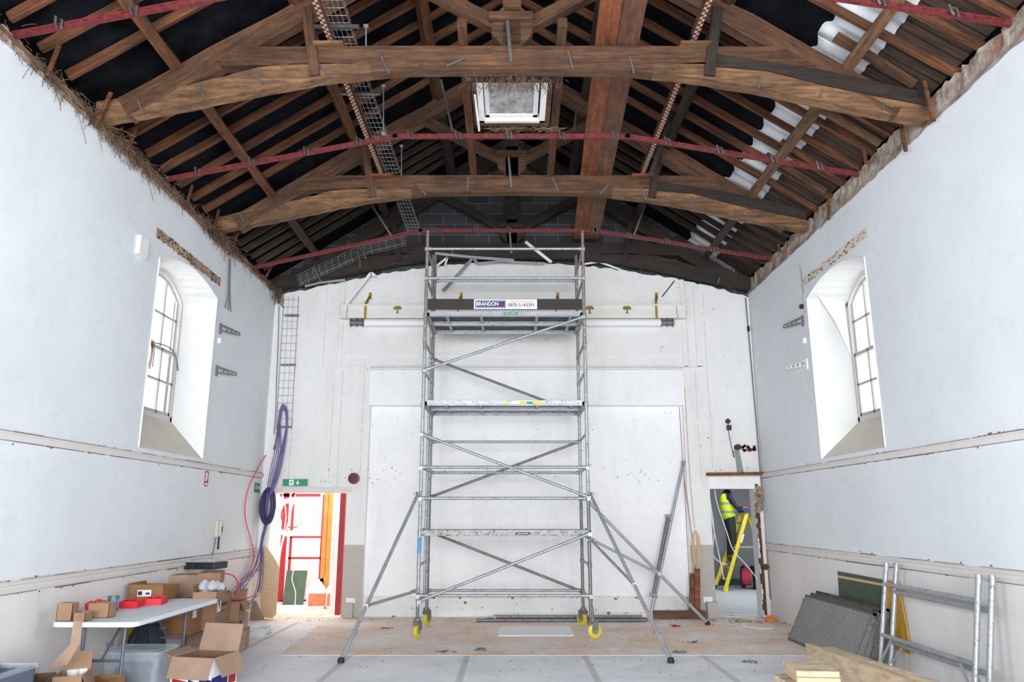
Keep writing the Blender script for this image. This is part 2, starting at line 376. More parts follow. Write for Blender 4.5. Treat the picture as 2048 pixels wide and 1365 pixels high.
# ================================================================== THE SHELL
WH = .925                                       # half width of a window opening in the wall face
def window_loops(s, yc, d):
    o = [(2.45, -WH), (2.45, WH)]; i = [(2.93, -WH+.27), (2.93, WH-.27)]
    n = 10
    for k in range(n+1):
        t = -1+2*k/n
        o.append((4.79+.17*(1-t*t), -t*WH)); i.append((4.62+.30*(1-t*t), -t*(WH-.27)))
    return ([Vector((s*W, yc+a, z)) for z, a in o], [Vector((s*(W+d), yc+a, z)) for z, a in i])
def side_wall(name, s, d):
    m = M(); y = BACK; zs = 1.14; zt = ZT
    def rect(y0, y1, z0, z1):
        m.mat(1 if z1 <= zs+.01 else 0); m.poly([(s*W, y0, z0), (s*W, y1, z0), (s*W, y1, z1), (s*W, y0, z1)])
    ys = sorted(WINY)
    edges = [BACK]+[e for q in ys for e in (q-WH, q+WH)]+[D]
    for k in range(0, len(edges), 2):
        rect(edges[k], edges[k+1], 0, zs); rect(edges[k], edges[k+1], zs, zt)
    for q in ys:
        rect(q-WH, q+WH, 0, zs); rect(q-WH, q+WH, zs, 2.45)
        o, i = window_loops(s, q, d); n = len(o)
        m.mat(0)
        for a, b in zip(o[2:], o[3:]):
            m.poly([a, b, (b.x, b.y, zt), (a.x, a.y, zt)])
        for k in range(n):
            a, b = o[k], o[(k+1) % n]; e, f = i[k], i[(k+1) % n]
            m.mat(3 if k == 0 else 2); m.poly([a, b, f, e])
    # outer skin with square holes, closing pieces at top
    m.mat(0); X = s*(W+.62)
    for k in range(0, len(edges), 2):
        m.poly([(X, edges[k], -.2), (X, edges[k+1], -.2), (X, edges[k+1], 6.4), (X, edges[k], 6.4)])
    for q in ys:
        m.poly([(X, q-WH, -.2), (X, q+WH, -.2), (X, q+WH, 2.5), (X, q-WH, 2.5)])
        m.poly([(X, q-WH, 5.1), (X, q+WH, 5.1), (X, q+WH, 6.4), (X, q-WH, 6.4)])
    m.poly([(s*W, BACK, zt), (s*W, D+.4, zt), (X, D+.4, zt), (X, BACK, zt)])
    return struct(m.obj(name, [m_wall, m_wall_lo, m_reveal, m_sill], center=False))
side_wall('wall_left', -1, .36); side_wall('wall_right', 1, .44)
# masonry band where the ceiling edge was torn off the right wall
m = M(); n = 150; random.seed(3)
top = []; bot = []
for k in range(n+1):
    y = 3+(D-3)*k/n; top.append((W+.02+random.uniform(-.02, .03), y, 5.93+random.uniform(-.03, .03))); bot.append((W-.025, y, 5.63+random.uniform(-.018, .018)))
for k in range(n):
    m.poly([bot[k], bot[k+1], (W+.0, bot[k+1][1], 5.70), (W+.0, bot[k][1], 5.70)])
    m.poly([(W+.0, bot[k][1], 5.70), (W+.0, bot[k+1][1], 5.70), top[k+1], top[k]])
    m.poly([top[k], top[k+1], (W+.6, top[k+1][1], 5.95), (W+.6, top[k][1], 5.95)])
struct(m.obj('trim_1', m_mason))
m = M(); random.seed(4)
for k in range(n):
    y = 3+(D-3)*k/n; z = 5.70+random.uniform(-.01, .04)
    m.b2((-W-.02, y, 5.63), (-W+.014+random.uniform(-.012, .012), y+(D-3)/n, z+.02))
struct(m.obj('trim_2', m_mason))
# picture rail and dado rail on both side walls
for k, (s, z0, z1, zd0, zd1) in enumerate(((-1, 2.31, 2.385, 1.015, 1.115), (1, 2.31, 2.385, 1.10, 1.205))):
    m = M(); x = s*W
    m.b2((x-s*.0, BACK, z0), (x-s*.022, D, z1)); m.b2((x, BACK, z1-.022), (x-s*.032, D, z1-.004))
    struct(m.obj('trim_%d' % (3+k*2), m_trim, bevel=.004))
    m = M(); m.b2((x, BACK, zd0), (x-s*.018, D, zd1)); m.b2((x, BACK, zd1-.03), (x-s*.036, D, zd1-.008)); m.b2((x, BACK, zd0+.012), (x-s*.026, D, zd0+.034))
    struct(m.obj('trim_%d' % (4+k*2), m_trim, bevel=.004))
random.seed(17)  # dark strips paint the shadow gaps along the rails, with dirt chips
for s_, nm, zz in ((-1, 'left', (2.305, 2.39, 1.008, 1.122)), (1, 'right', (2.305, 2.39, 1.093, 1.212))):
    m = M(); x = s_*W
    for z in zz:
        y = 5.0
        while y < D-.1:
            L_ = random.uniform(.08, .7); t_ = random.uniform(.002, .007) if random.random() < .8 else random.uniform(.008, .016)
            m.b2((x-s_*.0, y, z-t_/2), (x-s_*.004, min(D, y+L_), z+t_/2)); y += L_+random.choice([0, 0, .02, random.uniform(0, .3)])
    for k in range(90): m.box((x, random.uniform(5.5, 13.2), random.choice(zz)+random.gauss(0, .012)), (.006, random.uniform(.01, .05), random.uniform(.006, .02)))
    struct(m.obj('trim_%d' % (14 if s_ < 0 else 15), m_dirt_shade, center=False))  # dark strips for the shadow gaps along the rails, with dirt chips
# far wall
TOPC = [(-W, 5.62), (-3.9, 5.72), (-3.01, 5.93), (-2.2, 6.09), (-1.4, 6.2), (-.6, 6.26), (0, 6.28), (.6, 6.26), (1.4, 6.2), (2.2, 6.1), (3.0, 5.96), (3.8, 5.77), (W, 5.6)]
xs = sorted(set([-W, -4.17, -2.87, -2.62, -2.53, 3.05, 3.10, 3.44, 4.22, W]+[round(-W+.109*k, 3) for k in range(1, 80)]))
random.seed(5); tz = {x: interp(TOPC, x)+random.uniform(-.02, .02) for x in xs}
m = M(); NI = .13
for a, b in zip(xs, xs[1:]):
    c = (a+b)/2
    lo = 0; y = D; mt = 0
    if -4.17 < c < -2.87: lo = 2.06
    elif 3.44 < c < 4.22: lo = 2.13
    if -2.53 < c < 3.05: lo = 3.6
    if (-2.87 < c < -2.53) or (3.05 < c < 3.44):
        m.mat(1); m.poly([(a, y, 0), (b, y, 0), (b, y, 1.18), (a, y, 1.18)]); lo = 1.18
    m.mat(0); m.poly([(a, y, lo), (b, y, lo), (b, y, tz[b]), (a, y, tz[a])])
    m.poly([(a, y, tz[a]), (b, y, tz[b]), (b, y+.12, tz[b]), (a, y+.12, tz[a])])
m.mat(2); m.poly([(-2.53, D+NI, 0), (3.05, D+NI, 0), (3.05, D+NI, 3.6), (-2.53, D+NI, 3.6)])
for x in (-2.53, 3.05): m.poly([(x, D, 0), (x, D+NI, 0), (x, D+NI, 3.6), (x, D, 3.6)])
m.poly([(-2.53, D, 3.6), (3.05, D, 3.6), (3.05, D+NI, 3.6), (-2.53, D+NI, 3.6)])
TW = .3
for x0, x1, z in ((-4.17, -2.87, 2.06), (3.44, 4.22, 2.13)):
    m.mat(0)
    for x in (x0, x1): m.poly([(x, D, 0), (x, D+TW, 0), (x, D+TW, z), (x, D, z)])
    m.poly([(x0, D, z), (x1, D, z), (x1, D+TW, z), (x0, D+TW, z)])
# back skin
for x0, x1, z0, z1 in ((-5, -4.17, 0, 3), (-4.17, -2.87, 2.06, 3), (-2.87, 3.44, 0, 3), (3.44, 4.22, 2.13, 3), (4.22, 5, 0, 3), (-5, 5, 3, 6)):
    m.poly([(x0, D+TW, z0), (x1, D+TW, z0), (x1, D+TW, z1), (x0, D+TW, z1)])
struct(m.obj('wall_far', [m_far, m_taupe, m_niche], center=False))
# concrete block gable
m = M(); m.poly([(-5, D+.16, 5.5), (5, D+.16, 5.5), (5, D+.16, 5.9), (0, D+.16, 9.1), (-5, D+.16, 5.9)])
struct(m.obj('wall_gable', m_block, center=False))
# unseen back wall, its wide opening sized for fill light from behind
m = M()
for x0, x1, z0, z1 in ((-5, -3.7, 0, 6), (3.7, 5, 0, 6), (-3.7, 3.7, 0, .6), (-3.7, 3.7, 4.8, 6)):
    m.b2((x0, BACK-.2, z0), (x1, BACK, z1))
m.poly([(-5, BACK, 6), (5, BACK, 6), (0, BACK, 9.2)])
struct(m.obj('wall_back_unseen', m_wall, center=False))
# floor
m = M(); m.poly([(-6.5, BACK-.5, 0), (8, BACK-.5, 0), (8, 20, 0), (-6.5, 20, 0)])
m.mat(1); m.prism([(-2.86, 9.82, .0), (4.0, 9.82, .0), (4.3, 10.6, .0), (4.34, D, .0), (-3.4, D, .0), (-3.02, 12.49, .0)], (0, 0, .004))
m.prism([(-4.15, 12.7, 0), (-3.1, 12.7, 0), (-3.3, D, 0), (-2.9, D+1.2, 0), (-4.15, D+1.2, 0)], (0, 0, .003))
struct(m.obj('floor', [m_floor, m_hard], center=False))
# roof covering: two felted slopes, open to the white sheets along the right-hand eaves
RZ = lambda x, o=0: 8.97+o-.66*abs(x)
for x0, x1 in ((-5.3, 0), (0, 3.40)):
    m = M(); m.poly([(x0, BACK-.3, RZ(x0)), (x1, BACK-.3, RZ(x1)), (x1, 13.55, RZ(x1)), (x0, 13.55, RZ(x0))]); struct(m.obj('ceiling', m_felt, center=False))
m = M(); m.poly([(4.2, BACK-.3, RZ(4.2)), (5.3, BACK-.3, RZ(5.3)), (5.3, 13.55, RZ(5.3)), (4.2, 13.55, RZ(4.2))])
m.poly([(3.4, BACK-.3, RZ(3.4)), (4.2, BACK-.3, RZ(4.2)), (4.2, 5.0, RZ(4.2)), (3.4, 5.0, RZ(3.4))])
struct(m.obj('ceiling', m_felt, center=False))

# ------------------------------------------------------------------ windows
def make_window(idx, s, d, label_hint):
    yc = WINY[0]; X = s*(W+d); _, i = window_loops(s, yc, d)
    hw = WH-.27; X2 = X+s*.07
    def arc(y, inset=0): t = (y-yc)/hw; return 4.62+.30*(1-t*t)-inset
    m = M(); n = 12
    fr = .055
    for a, b in ((yc-hw, yc-hw+fr), (yc+hw-fr, yc+hw)): m.b2((X, a, 2.93), (X2, b, 4.66))
    m.b2((X, yc-hw, 2.93), (X2, yc+hw, 3.0))
    ys = [yc-hw+2*hw*k/n for k in range(n+1)]
    for a, b in zip(ys, ys[1:]):
        m.prism([(X, a, arc(a)+.03), (X, b, arc(b)+.03), (X, b, arc(b, .06)), (X, a, arc(a, .06))], (X2-X, 0, 0))
    w = struct(m.obj('window_%d' % idx, m_trim, bevel=.003))
    zm = 3.87
    for lo, hi, off, nm in ((3.0, zm+.02, .0, 'lower_sash'), (zm-.02, None, .03, 'upper_sash')):
        m = M(); xa = X+s*(.015+off); xb = xa+s*.028
        y0, y1 = yc-hw+fr, yc+hw-fr; top = lambda y: (hi if hi else arc(y, .055))
        for y, ww in ((y0+.02, .04), (y1-.02, .04), (y0+(y1-y0)/3, .03), (y0+2*(y1-y0)/3, .03)):
            m.b2((xa, y-ww/2, lo), (xb, y+ww/2, top(y)))
        m.b2((xa, y0, lo), (xb, y1, lo+.045))
        zmid = (lo+(hi if hi else 4.85))/2; m.b2((xa, y0, zmid-.015), (xb, y1, zmid+.015))
        if hi: m.b2((xa, y0, hi-.045), (xb, y1, hi))
        else:
            for a, b in zip(ys, ys[1:]): m.prism([(xa, a, arc(a, .05)), (xa, b, arc(b, .05)), (xa, b, arc(b, .085)), (xa, a, arc(a, .085))], (xb-xa, 0, 0))
        sash = m.obj(nm, m_sash, w, bevel=.002)
        m = M(); xm = (xa+xb)/2; yy = [y0+(y1-y0)*k/8 for k in range(9)]
        for a, b in zip(yy, yy[1:]): m.poly([(xm, a, lo+.02), (xm, b, lo+.02), (xm, b, top(b)), (xm, a, top(a))])
        m.obj('pane', m_glass, sash)
    return w
make_window(1, -1, .36, 'left'); make_window(2, 1, .44, 'right')

for s, sn, d in ((-1, 'left', .36), (1, 'right', .44)):
    o_, _ = window_loops(s, WINY[0], d); m = M()
    q_ = [p + Vector((-s*.006, 0, 0)) for p in o_[1:]+[o_[0]]]
    m.tube(q_, .009, 6); struct(m.obj('trim_%d' % (17 if s < 0 else 18), m_white, smooth=True))
# ------------------------------------------------------------------ far wall joinery
m = M()   # boxed-out panel over the stage infill and the beading above it
m.b2((-2.56, D-.05, 3.58), (3.08, D, 4.22)); struct(m.obj('trim_7', m_niche, bevel=.006))
m = M(); m.b2((-2.56, D-.055, 4.215), (3.08, D, 4.24)); m.b2((-2.56, D-.035, 4.27), (3.08, D, 4.29))
struct(m.obj('trim_8', m_trim, bevel=.003))
m = M()
m.b2((-3.16, D-.03, 4.28), (-3.08, D, 5.9)); m.b2((3.10, D-.03, 4.28), (3.18, D, 5.93)); m.b2((3.34, D-.03, 4.28), (3.42, D, 5.8)); m.b2((3.02, D-.03, 4.27), (3.46, D, 4.30))
m.b2((-3.10, D-.02, 4.50), (3.12, D, 4.56)); m.b2((-3.0, D-.018, 4.30), (3.0, D, 4.32))
struct(m.obj('trim_9', m_far, bevel=.003))
m = M()   # skirting under the infill
m.b2((-2.5, D+.10, 0), (3.02, D+.13, .33)); m.b2((-2.5, D+.085, .30), (3.02, D+.13, .33)); struct(m.obj('trim_10', m_far, bevel=.004))
random.seed(19); m = M(); y = D-.002
for x, z0, z1 in ((-3.42, 4.3, 5.75), (-3.05, .9, 4.2), (-2.66, 2.2, 4.25), (3.3, 2.3, 4.2), (-3.9, 2.3, 3.4), (3.2, 4.35, 5.9), (-3.2, 2.3, 3.9), (3.52, 2.5, 5.6)):
    z = z0; xx_ = x
    while z < z1:
        dz_ = random.uniform(.03, .12); nx_ = x+random.gauss(0, .004); m.bar((xx_, y, z), (nx_, y, z+dz_), .002, random.uniform(.001, .004), up=(1, 0, 0)); z += dz_*(1 if random.random() < .8 else 1.6); xx_ = nx_
for k in range(170):
    x = random.uniform(-4.3, 4.3); z = random.choice([random.uniform(2.3, 5.8), random.uniform(2.2, 2.5)])
    m.box((x, y, z), (random.uniform(.005, .025), .004, random.uniform(.005, .02)), ry=random.uniform(0, 3))
y = D+.083
for k in range(85):
    x = random.uniform(-2.45, 3.0); r_ = random.uniform(.004, .014) if random.random() < .8 else random.uniform(.014, .03); zc_ = random.choice([random.uniform(.02, .3), abs(random.gauss(.02, .03)), .31]); n_ = 9
    m.prism([(x+r_*random.uniform(.5, 1.4)*math.cos(2*math.pi*j/n_), y, zc_+r_*random.uniform(.4, 1.1)*math.sin(2*math.pi*j/n_)) for j in range(n_)], (0, -.002, 0))
struct(m.obj('trim_16', m_dirt_shade, center=False))
# door heads
m = M(); m.b2((-4.25, D-.03, 2.06), (-2.80, D, 2.15)); struct(m.obj('trim_11', m_trim, bevel=.003))
m = M(); m.b2((3.42, D-.025, 2.12), (4.34, D, 2.33)); struct(m.obj('trim_12', m_white, bevel=.003))
m = M(); m.b2((3.26, D-.12, .0), (3.44, D, .26)); m.b2((-2.84, D-.1, 0), (-2.66, D, .24)); struct(m.obj('trim_13', m_taupe, bevel=.01))

# ================================================================== THE ROOF
BT = [(0, 6.30), (1.2, 6.28), (1.7, 6.225), (2.14, 6.16), (2.6, 6.07), (3.4, 5.88), (4.36, 5.68)]
RT = [(1.55, 6.36), (2.1, 6.37), (2.7, 6.315), (3.3, 6.14), (4.36, 5.90)]
PR = lambda x: 8.68-.66*abs(x)
def make_truss(Y, dz, label, dark, pack, clips):
    t = thing('roof_truss', label, 'roof truss', (0, Y, 5.7+dz)); T = .14
    mo, mr = (m_dark, m_dark) if dark else (m_old, m_rib)
    random.seed(int(Y*10))
    for s in (-1, 1):
        m = M(); xx = [1.5+2.86*k/24 for k in range(25)]
        lo = [(s*x, Y, interp(BT, x)+dz+random.uniform(-.006, .006)) for x in xx]; hi = [(s*x, Y, interp(RT, x)+dz+random.uniform(-.01, .01)) for x in reversed(xx)]
        for k in range(24):
            m.prism([lo[k], lo[k+1], hi[23-k], hi[24-k]], (0, T, 0))
        m.obj('curved_rib', mr, t)
    m = M(); xx = [-1.5+3*k/20 for k in range(21)]
    for a, b in zip(xx, xx[1:]):
        m.prism([(a, Y, interp(BT, abs(a))+dz), (b, Y, interp(BT, abs(b))+dz), (b, Y, 6.57+dz), (a, Y, 6.57+dz)], (0, T, 0))
    for s in (-1, 1): m.prism([(s*1.5, Y, 6.362+dz), (s*3.23, Y, 6.33+dz), (s*2.9, Y, 6.56+dz), (s*1.5, Y, 6.57+dz)], (0, T, 0))
    m.obj('collar_beam', mo, t)
    for s in (-1, 1):
        beam('principal_rafter', (s*4.08, Y+.08, PR(4.08)-.15+dz*.5), (s*.05, Y+.08, PR(.05)-.15+dz*.5), .15, .25, mo, t, wob=.012)
        beam('strut', (s*.16, Y+.08, 6.86+dz), (s*1.45, Y+.08, 7.62+dz*.5), .12, .15, mo, t, wob=.006)
        beam('hanger_post', (s*2.08, Y-.025, 6.2+dz), (s*2.22, Y-.025, 7.02+dz), .05, .11, m_dark if s > 0 else mo, t, up=(1, 0, 0))
    m = M(); m.b2((-.1, Y-.0, 6.55+dz), (.1, Y+.15, 8.55))
    m.prism([(-.1, Y, 6.57+dz), (.1, Y, 6.57+dz), (.22, Y, 6.72+dz), (.22, Y, 6.92+dz), (.1, Y, 7.05+dz), (-.1, Y, 7.05+dz), (-.22, Y, 6.92+dz), (-.22, Y, 6.72+dz)], (0, .149, 0))
    m.obj('king_post', mo, t, bevel=.006)
    beam('bearing_block', (-.25, Y-.04, 6.9+dz), (.23, Y-.04, 6.9+dz), .07, .09, mo, t)
    m = M(); m.bar((-.01, Y-.025, 6.36+dz), (-.05, Y-.05, 6.84+dz), .035, .012, up=(0, 1, 0)); m.obj('iron_strap', m_steel, t)
    if pack:
        m = M(); xx = [2.15+2.2*k/12 for k in range(13)]; PT = [(2.15, 6.47), (3.3, 6.27), (4.36, 6.0)]
        for a, b in zip(xx, xx[1:]):
            m.prism([(a, Y-.02, interp(RT, a)+dz-.05), (b, Y-.02, interp(RT, b)+dz-.05), (b, Y-.02, interp(PT, b)+dz), (a, Y-.02, interp(PT, a)+dz)], (0, .10, 0))
        m.obj('packing_timber', m_dark, t)
    for (a, b) in clips:
        p, q = P(*a, Y=Y-.012), P(*b, Y=Y-.012)
        m = M(); m.bar(p, q, .022, .01, up=(0, 1, 0)); m.obj('metal_clip', m_steel, t)
    return t
K1 = [((275, 200), (287, 228)), ((397, 170), (410, 198)), ((505, 148), (527, 168)), ((637, 128), (660, 155)), ((762, 113), (778, 147)), ((893, 132), (928, 118)), ((1135, 101), (1146, 138)), ((1259, 113), (1268, 147)), ((1523, 153), (1517, 175)), ((1645, 178), (1640, 195)), ((1770, 205), (1764, 220))]
K2 = [((478, 425), (488, 445)), ((560, 411), (572, 425)), ((660, 385), (669, 408)), ((750, 373), (760, 402)), ((834, 367), (851, 390)), ((937, 355), (934, 382)), ((1104, 355), (1117, 382)), ((1218, 368), (1201, 388)), ((1281, 375), (1292, 400)), ((1382, 397), (1380, 411)), ((1472, 417), (1470, 424))]
make_truss(7.1, 0, 'big arched brown timber roof truss nearest the camera, skylight just behind it', False, True, K1)
make_truss(10.4, .08, 'middle arched brown timber roof truss, beyond the skylight', False, True, K2)
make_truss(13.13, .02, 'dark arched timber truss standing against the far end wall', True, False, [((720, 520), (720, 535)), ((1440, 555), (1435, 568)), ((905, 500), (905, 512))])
BAYS = [(4.2, 7.1, 'nearest bay'), (7.24, 10.4, 'bay between the two big trusses'), (10.54, 13.13, 'farthest bay')]
PUR = [(3.6, 'lowest'), (2.37, 'middle'), (1.15, 'highest')]
for s, sn in ((-1, 'left'), (1, 'right')):
    for (y0, y1, bn) in BAYS:
        for x, nm in PUR:
            z = 8.85-.66*x-.11; far = y0 > 10
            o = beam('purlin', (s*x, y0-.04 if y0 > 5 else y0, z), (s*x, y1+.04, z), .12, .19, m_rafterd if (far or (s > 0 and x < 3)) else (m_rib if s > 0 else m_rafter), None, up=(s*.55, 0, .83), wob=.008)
            tag(o, '%s purlin of the %s roof slope in the %s' % (nm, sn, bn), 'purlin')
RY = [[5.35, 5.8, 6.25, 6.7], [7.5, 7.93, 8.37, 8.8, 9.27, 9.7, 10.13], [10.85+.32*k for k in range(7)]]
for s, sn in ((-1, 'left'), (1, 'right')):
    for b in range(3):
        for k, y in enumerate(RY[b]):
            z = lambda x: 8.90-.66*x
            random.seed(int(y*50+s)); j = random.uniform(-.02, .02)
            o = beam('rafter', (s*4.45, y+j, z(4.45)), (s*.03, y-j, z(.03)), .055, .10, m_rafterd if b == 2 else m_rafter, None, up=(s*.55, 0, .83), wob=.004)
            where = ['nearest bay', 'bay between the two big trusses', 'farthest bay'][b]
            tag(o, 'sloping %s rafter on the %s roof slope in the %s' % ('dark' if b == 2 else 'brown', sn, where), 'rafter', 'rafters of the %s slope, %s' % (sn, where))
o = beam('ridge_board', (0, 4, 8.84), (0, 13.13, 8.84), .05, .2, m_rafterd); tag(o, 'dark ridge board where the two roof slopes meet', 'ridge board')
# grey salvaged lengths fixed beside rafters low on the right slope
for k, (x0, x1, y, w, mt, lb) in enumerate(((3.3, 4.35, 8.05, .07, m_rib, 'pale weathered timber low on the right slope, just behind the nearest truss'),
        (3.5, 4.3, 9.5, .06, m_old, 'grey split batten low on the right slope, above the middle of the masonry edge'), (3.4, 4.2, 6.95, .08, m_old, 'thick weathered timber beside the nearest arched truss, low on the right slope'),
        (3.55, 4.25, 9.05, .05, m_rafter, 'orange short batten low on the right slope, middle bay'))):
    o = beam('batten', (x0, y, 8.83-.66*x0), (x1, y+.06, 8.83-.66*x1), w, .08, mt, None, up=(.55, 0, .83), wob=.008); tag(o, lb, 'batten')
# white corrugated sheets and boarding seen between the rafters on the right
for k, (y0, y1, x1, lb) in enumerate(((4.95, 7.2, 3.98, 'white wavy roofing sheet lit from outside in the nearest bay of the right slope'), (7.2, 10.45, 3.97, 'white wavy roofing sheet showing between rafters in the middle bay, right slope'), (10.45, 13.4, 3.97, 'white roofing sheet cut into stripes by dark rafters in the farthest bay, right slope'))):
    m = M(); nx, ny = 5, int((y1-y0)/.025); x0 = 3.33
    for j in range(ny+1):
        y = y0+(y1-y0)*j/ny; e = x0+.03*math.sin(j*.35)
        for i in range(nx+1):
            x = e+(x1-x0)*i/nx; m.v.append(Vector((x, y, 8.955-.66*x+.018*math.sin(y*2*math.pi/.21))))
    for j in range(ny):
        for i in range(nx):
            a = j*(nx+1)+i; m.f.append([a, a+1, a+nx+2, a+nx+1]); m.m.append(0)
    o = m.obj('roofing_sheet', m_sheet, smooth=True); so = o.modifiers.new('s', 'SOLIDIFY'); so.thickness = .004; tag(o, lb, 'roofing sheet')
    m = M(); xa = x1-.13
    m.prism([(xa, y0, 8.93-.66*xa), (4.42, y0, 8.93-.66*4.42), (4.42, y0, 8.95-.66*4.42), (xa, y0, 8.95-.66*xa)], (0, y1-y0-.01, 0))
    o = m.obj('roof_boarding', m_sark); tag(o, 'old dark brown boarding at the right eaves, %s' % ['nearest bay', 'middle bay', 'farthest bay'][k], 'boarding')
# ceiling joists and planks lying on the collars
for s, sn in ((-1, 'left'), (1, 'right')):
    o = beam('ceiling_joist', (s*.52, 6.78, 6.63), (s*.58, 10.56, 6.705), .10, .10, m_rafter if s < 0 else m_old, None, wob=.004)
    tag(o, 'brown joist running along the %s side of the skylight' % sn, 'joist')
for k, (dx, mt, lb) in enumerate(((0, m_orange, 'wide orange plank on the collars, left of the pair'), (.235, m_brplank, 'wide brown plank on the collars, right of the pair'))):
    o = beam('plank', (.93+dx, 5.1, 6.63), (1.25+dx, 13.1, 6.68), .232, .05, mt, None); tag(o, lb, 'plank')
def slot_mat():
    m, nt, bs = nmat('perforated strip'); v = coords(nt, (26, 30, 30), rnd=False); ch = N(nt, 'ShaderNodeTexChecker'); ch.inputs['Scale'].default_value = 1
    ch.inputs[1].default_value = (*srgb(196, 160, 136), 1); ch.inputs[2].default_value = (*srgb(70, 44, 34), 1); nt.links.new(v, ch.inputs['Vector']); nt.links.new(ch.outputs[0], bs.inputs['Base Color']); bs.inputs['Roughness'].default_value = .8; return m
m_slot = slot_mat()
for s, sn in ((-1, 'left'), (1, 'right')):
    for y0, y1, bn in ((4.9, 7.12, 'in front of the nearest arched truss'), (7.2, 10.42, 'behind the nearest arched truss')):
        j = thing('perforated_joist', 'long joist with a perforated underside on the %s, %s' % (sn, bn), 'joist', (s*1.95, (y0+y1)/2, 6.68))
        beam('timber', (s*1.96, y0, 6.67), (s*1.96, y1, 6.71), .06, .11, m_rafter, j)
        beam('perforated_strip', (s*1.95, y0, 6.605), (s*1.95, y1, 6.645), .055, .012, m_slot, j, bevel=0)
        m = M(); m.b2((s*1.95-.16, y1-.10, 6.55 if y1 < 8 else 6.60), (s*1.95+.16, y1-.01, 6.58 if y1 < 8 else 6.64))
        tag(m.obj('bearing_block', m_rib if y1 < 8 else m_orange), 'small block under the end of the perforated joist, %s side, at the %s arched truss' % (sn, 'nearest' if y1 < 8 else 'middle'), 'block')
# skylight
sk = thing('skylight', 'square white-framed skylight with a dirty mottled pane, high behind the nearest truss', 'skylight', (0, 8.05, 6.6))
m = M()
for a in ((-.47, 7.45, -.41, 8.62), (.41, 7.45, .47, 8.62)): m.b2((a[0], a[1], 6.5), (a[2], a[3], 6.74))
m.b2((-.47, 7.4, 6.5), (.47, 7.47, 6.74)); m.b2((-.47, 8.6, 6.49), (.47, 8.66, 6.74)); m.obj('timber_lining', m_old, sk)
m = M(); zf = 6.53
for a in ((-.42, 7.5, -.34, 8.6), (.34, 7.5, .42, 8.6), (-.42, 7.5, .42, 7.56), (-.42, 8.54, .42, 8.6)): m.b2((a[0], a[1], zf-.03), (a[2], a[3], zf+.08))
m.obj('outer_frame', m_white, sk, bevel=.006)
m = M()
for a in ((-.33, 7.57, -.275, 8.53), (.26, 7.57, .32, 8.53), (-.33, 7.57, .32, 7.63), (-.33, 8.47, .32, 8.53)): m.b2((a[0], a[1], zf+.01), (a[2], a[3], zf+.05))
m.obj('inner_frame', m_white, sk, bevel=.004)
m = M(); m.b2((-.28, 7.62, zf+.03), (.27, 8.48, zf+.045)); m.obj('pane', m_pane, sk)
m = M(); m.prism([(-.46, 7.55, 6.53), (-.435, 7.55, 6.53), (-.405, 8.7, 6.44), (-.43, 8.7, 6.44)], (0, 0, .08)); m.obj('loose_strip', m_white, sk)
m = M(); m.b2((.28, 7.53, 6.47), (.315, 7.60, 6.50)); m.obj('red_tag', m_red, sk)
m = M(); m.b2((-.5, 7.26, 6.33), (.5, 7.42, 6.5)); tag(m.obj('trimmer', m_dark), 'dark dusty timber trimmer between the nearest truss and the skylight', 'timber')

# red steel channels that carried the old ceiling
def channel(Y, L, Rr, label, clips, lx, rx, zc=6.38):
    t = thing('red_channel', label, 'steel channel', (0, Y, 6.2))
    pts = [Vector((-W+.03, Y, L)), Vector((lx, Y, zc)), Vector((rx, Y, zc)), Vector((W-.03, Y, Rr))]
    m = M()
    for a, b in zip(pts, pts[1:]):
        d = (b-a).normalized()*.03
        m.bar(a-d, b+d, .006, .055, up=(0, 0, 1)); up = Vector((0, 0, 1))
        for o_ in (-.026, .026): m.bar(a-d+Vector((0, .02, o_)), b+d+Vector((0, .02, o_)), .04, .005, up=(0, 0, 1))
        n = int((b-a).length/.11)
        for k in range(n):
            p = a+(b-a)*(k+.3)/n; q = a+(b-a)*(k+.7)/n
            m.mat(1); m.bar(p-Vector((0, .005, 0)), q-Vector((0, .005, 0)), .002, .008, up=(0, 0, 1)); m.mat(0)
    m.obj('channel', [m_rust, m_dark], t)
    for x, y in clips:
        p = P(x, y, Y=Y-.03); m = M()
        zc_ = interp([(-W, L), (lx, zc), (rx, zc), (W, Rr)], p.x); p.z = zc_
        m.tube([p+Vector((-.03, 0, .06)), p+Vector((-.02, -.005, -.02)), p+Vector((-.005, -.008, -.05))], .012, 6); m.tube([p+Vector((.0, .03, .05)), p+Vector((.03, 0, .02)), p+Vector((.035, -.005, -.06))], .012, 6)
        m.obj('hanger_clip', m_steel, t)
channel(8.7, 5.79, 5.86, 'red steel ceiling channel crossing the roof just beyond the skylight', [(395, 335), (503, 315), (612, 298), (717, 285), (820, 272), (915, 272), (1018, 272), (1123, 272), (1230, 270), (1335, 288), (1440, 313), (1548, 330), (1640, 345)], -1.49, 1.47)
channel(11.95, 5.72, 5.88, 'red steel ceiling channel crossing in front of the block gable', [(700, 490), (870, 462), (952, 463), (1018, 460), (1190, 465), (1258, 472), (1335, 490), (1425, 505)], -1.55, 1.42)
channel(5.75, 5.76, 5.88, 'red steel ceiling channel at the very top edge, above the camera side', [(118, 35), (268, 5), (1762, 12), (1910, 40)], -1.49, 1.47)

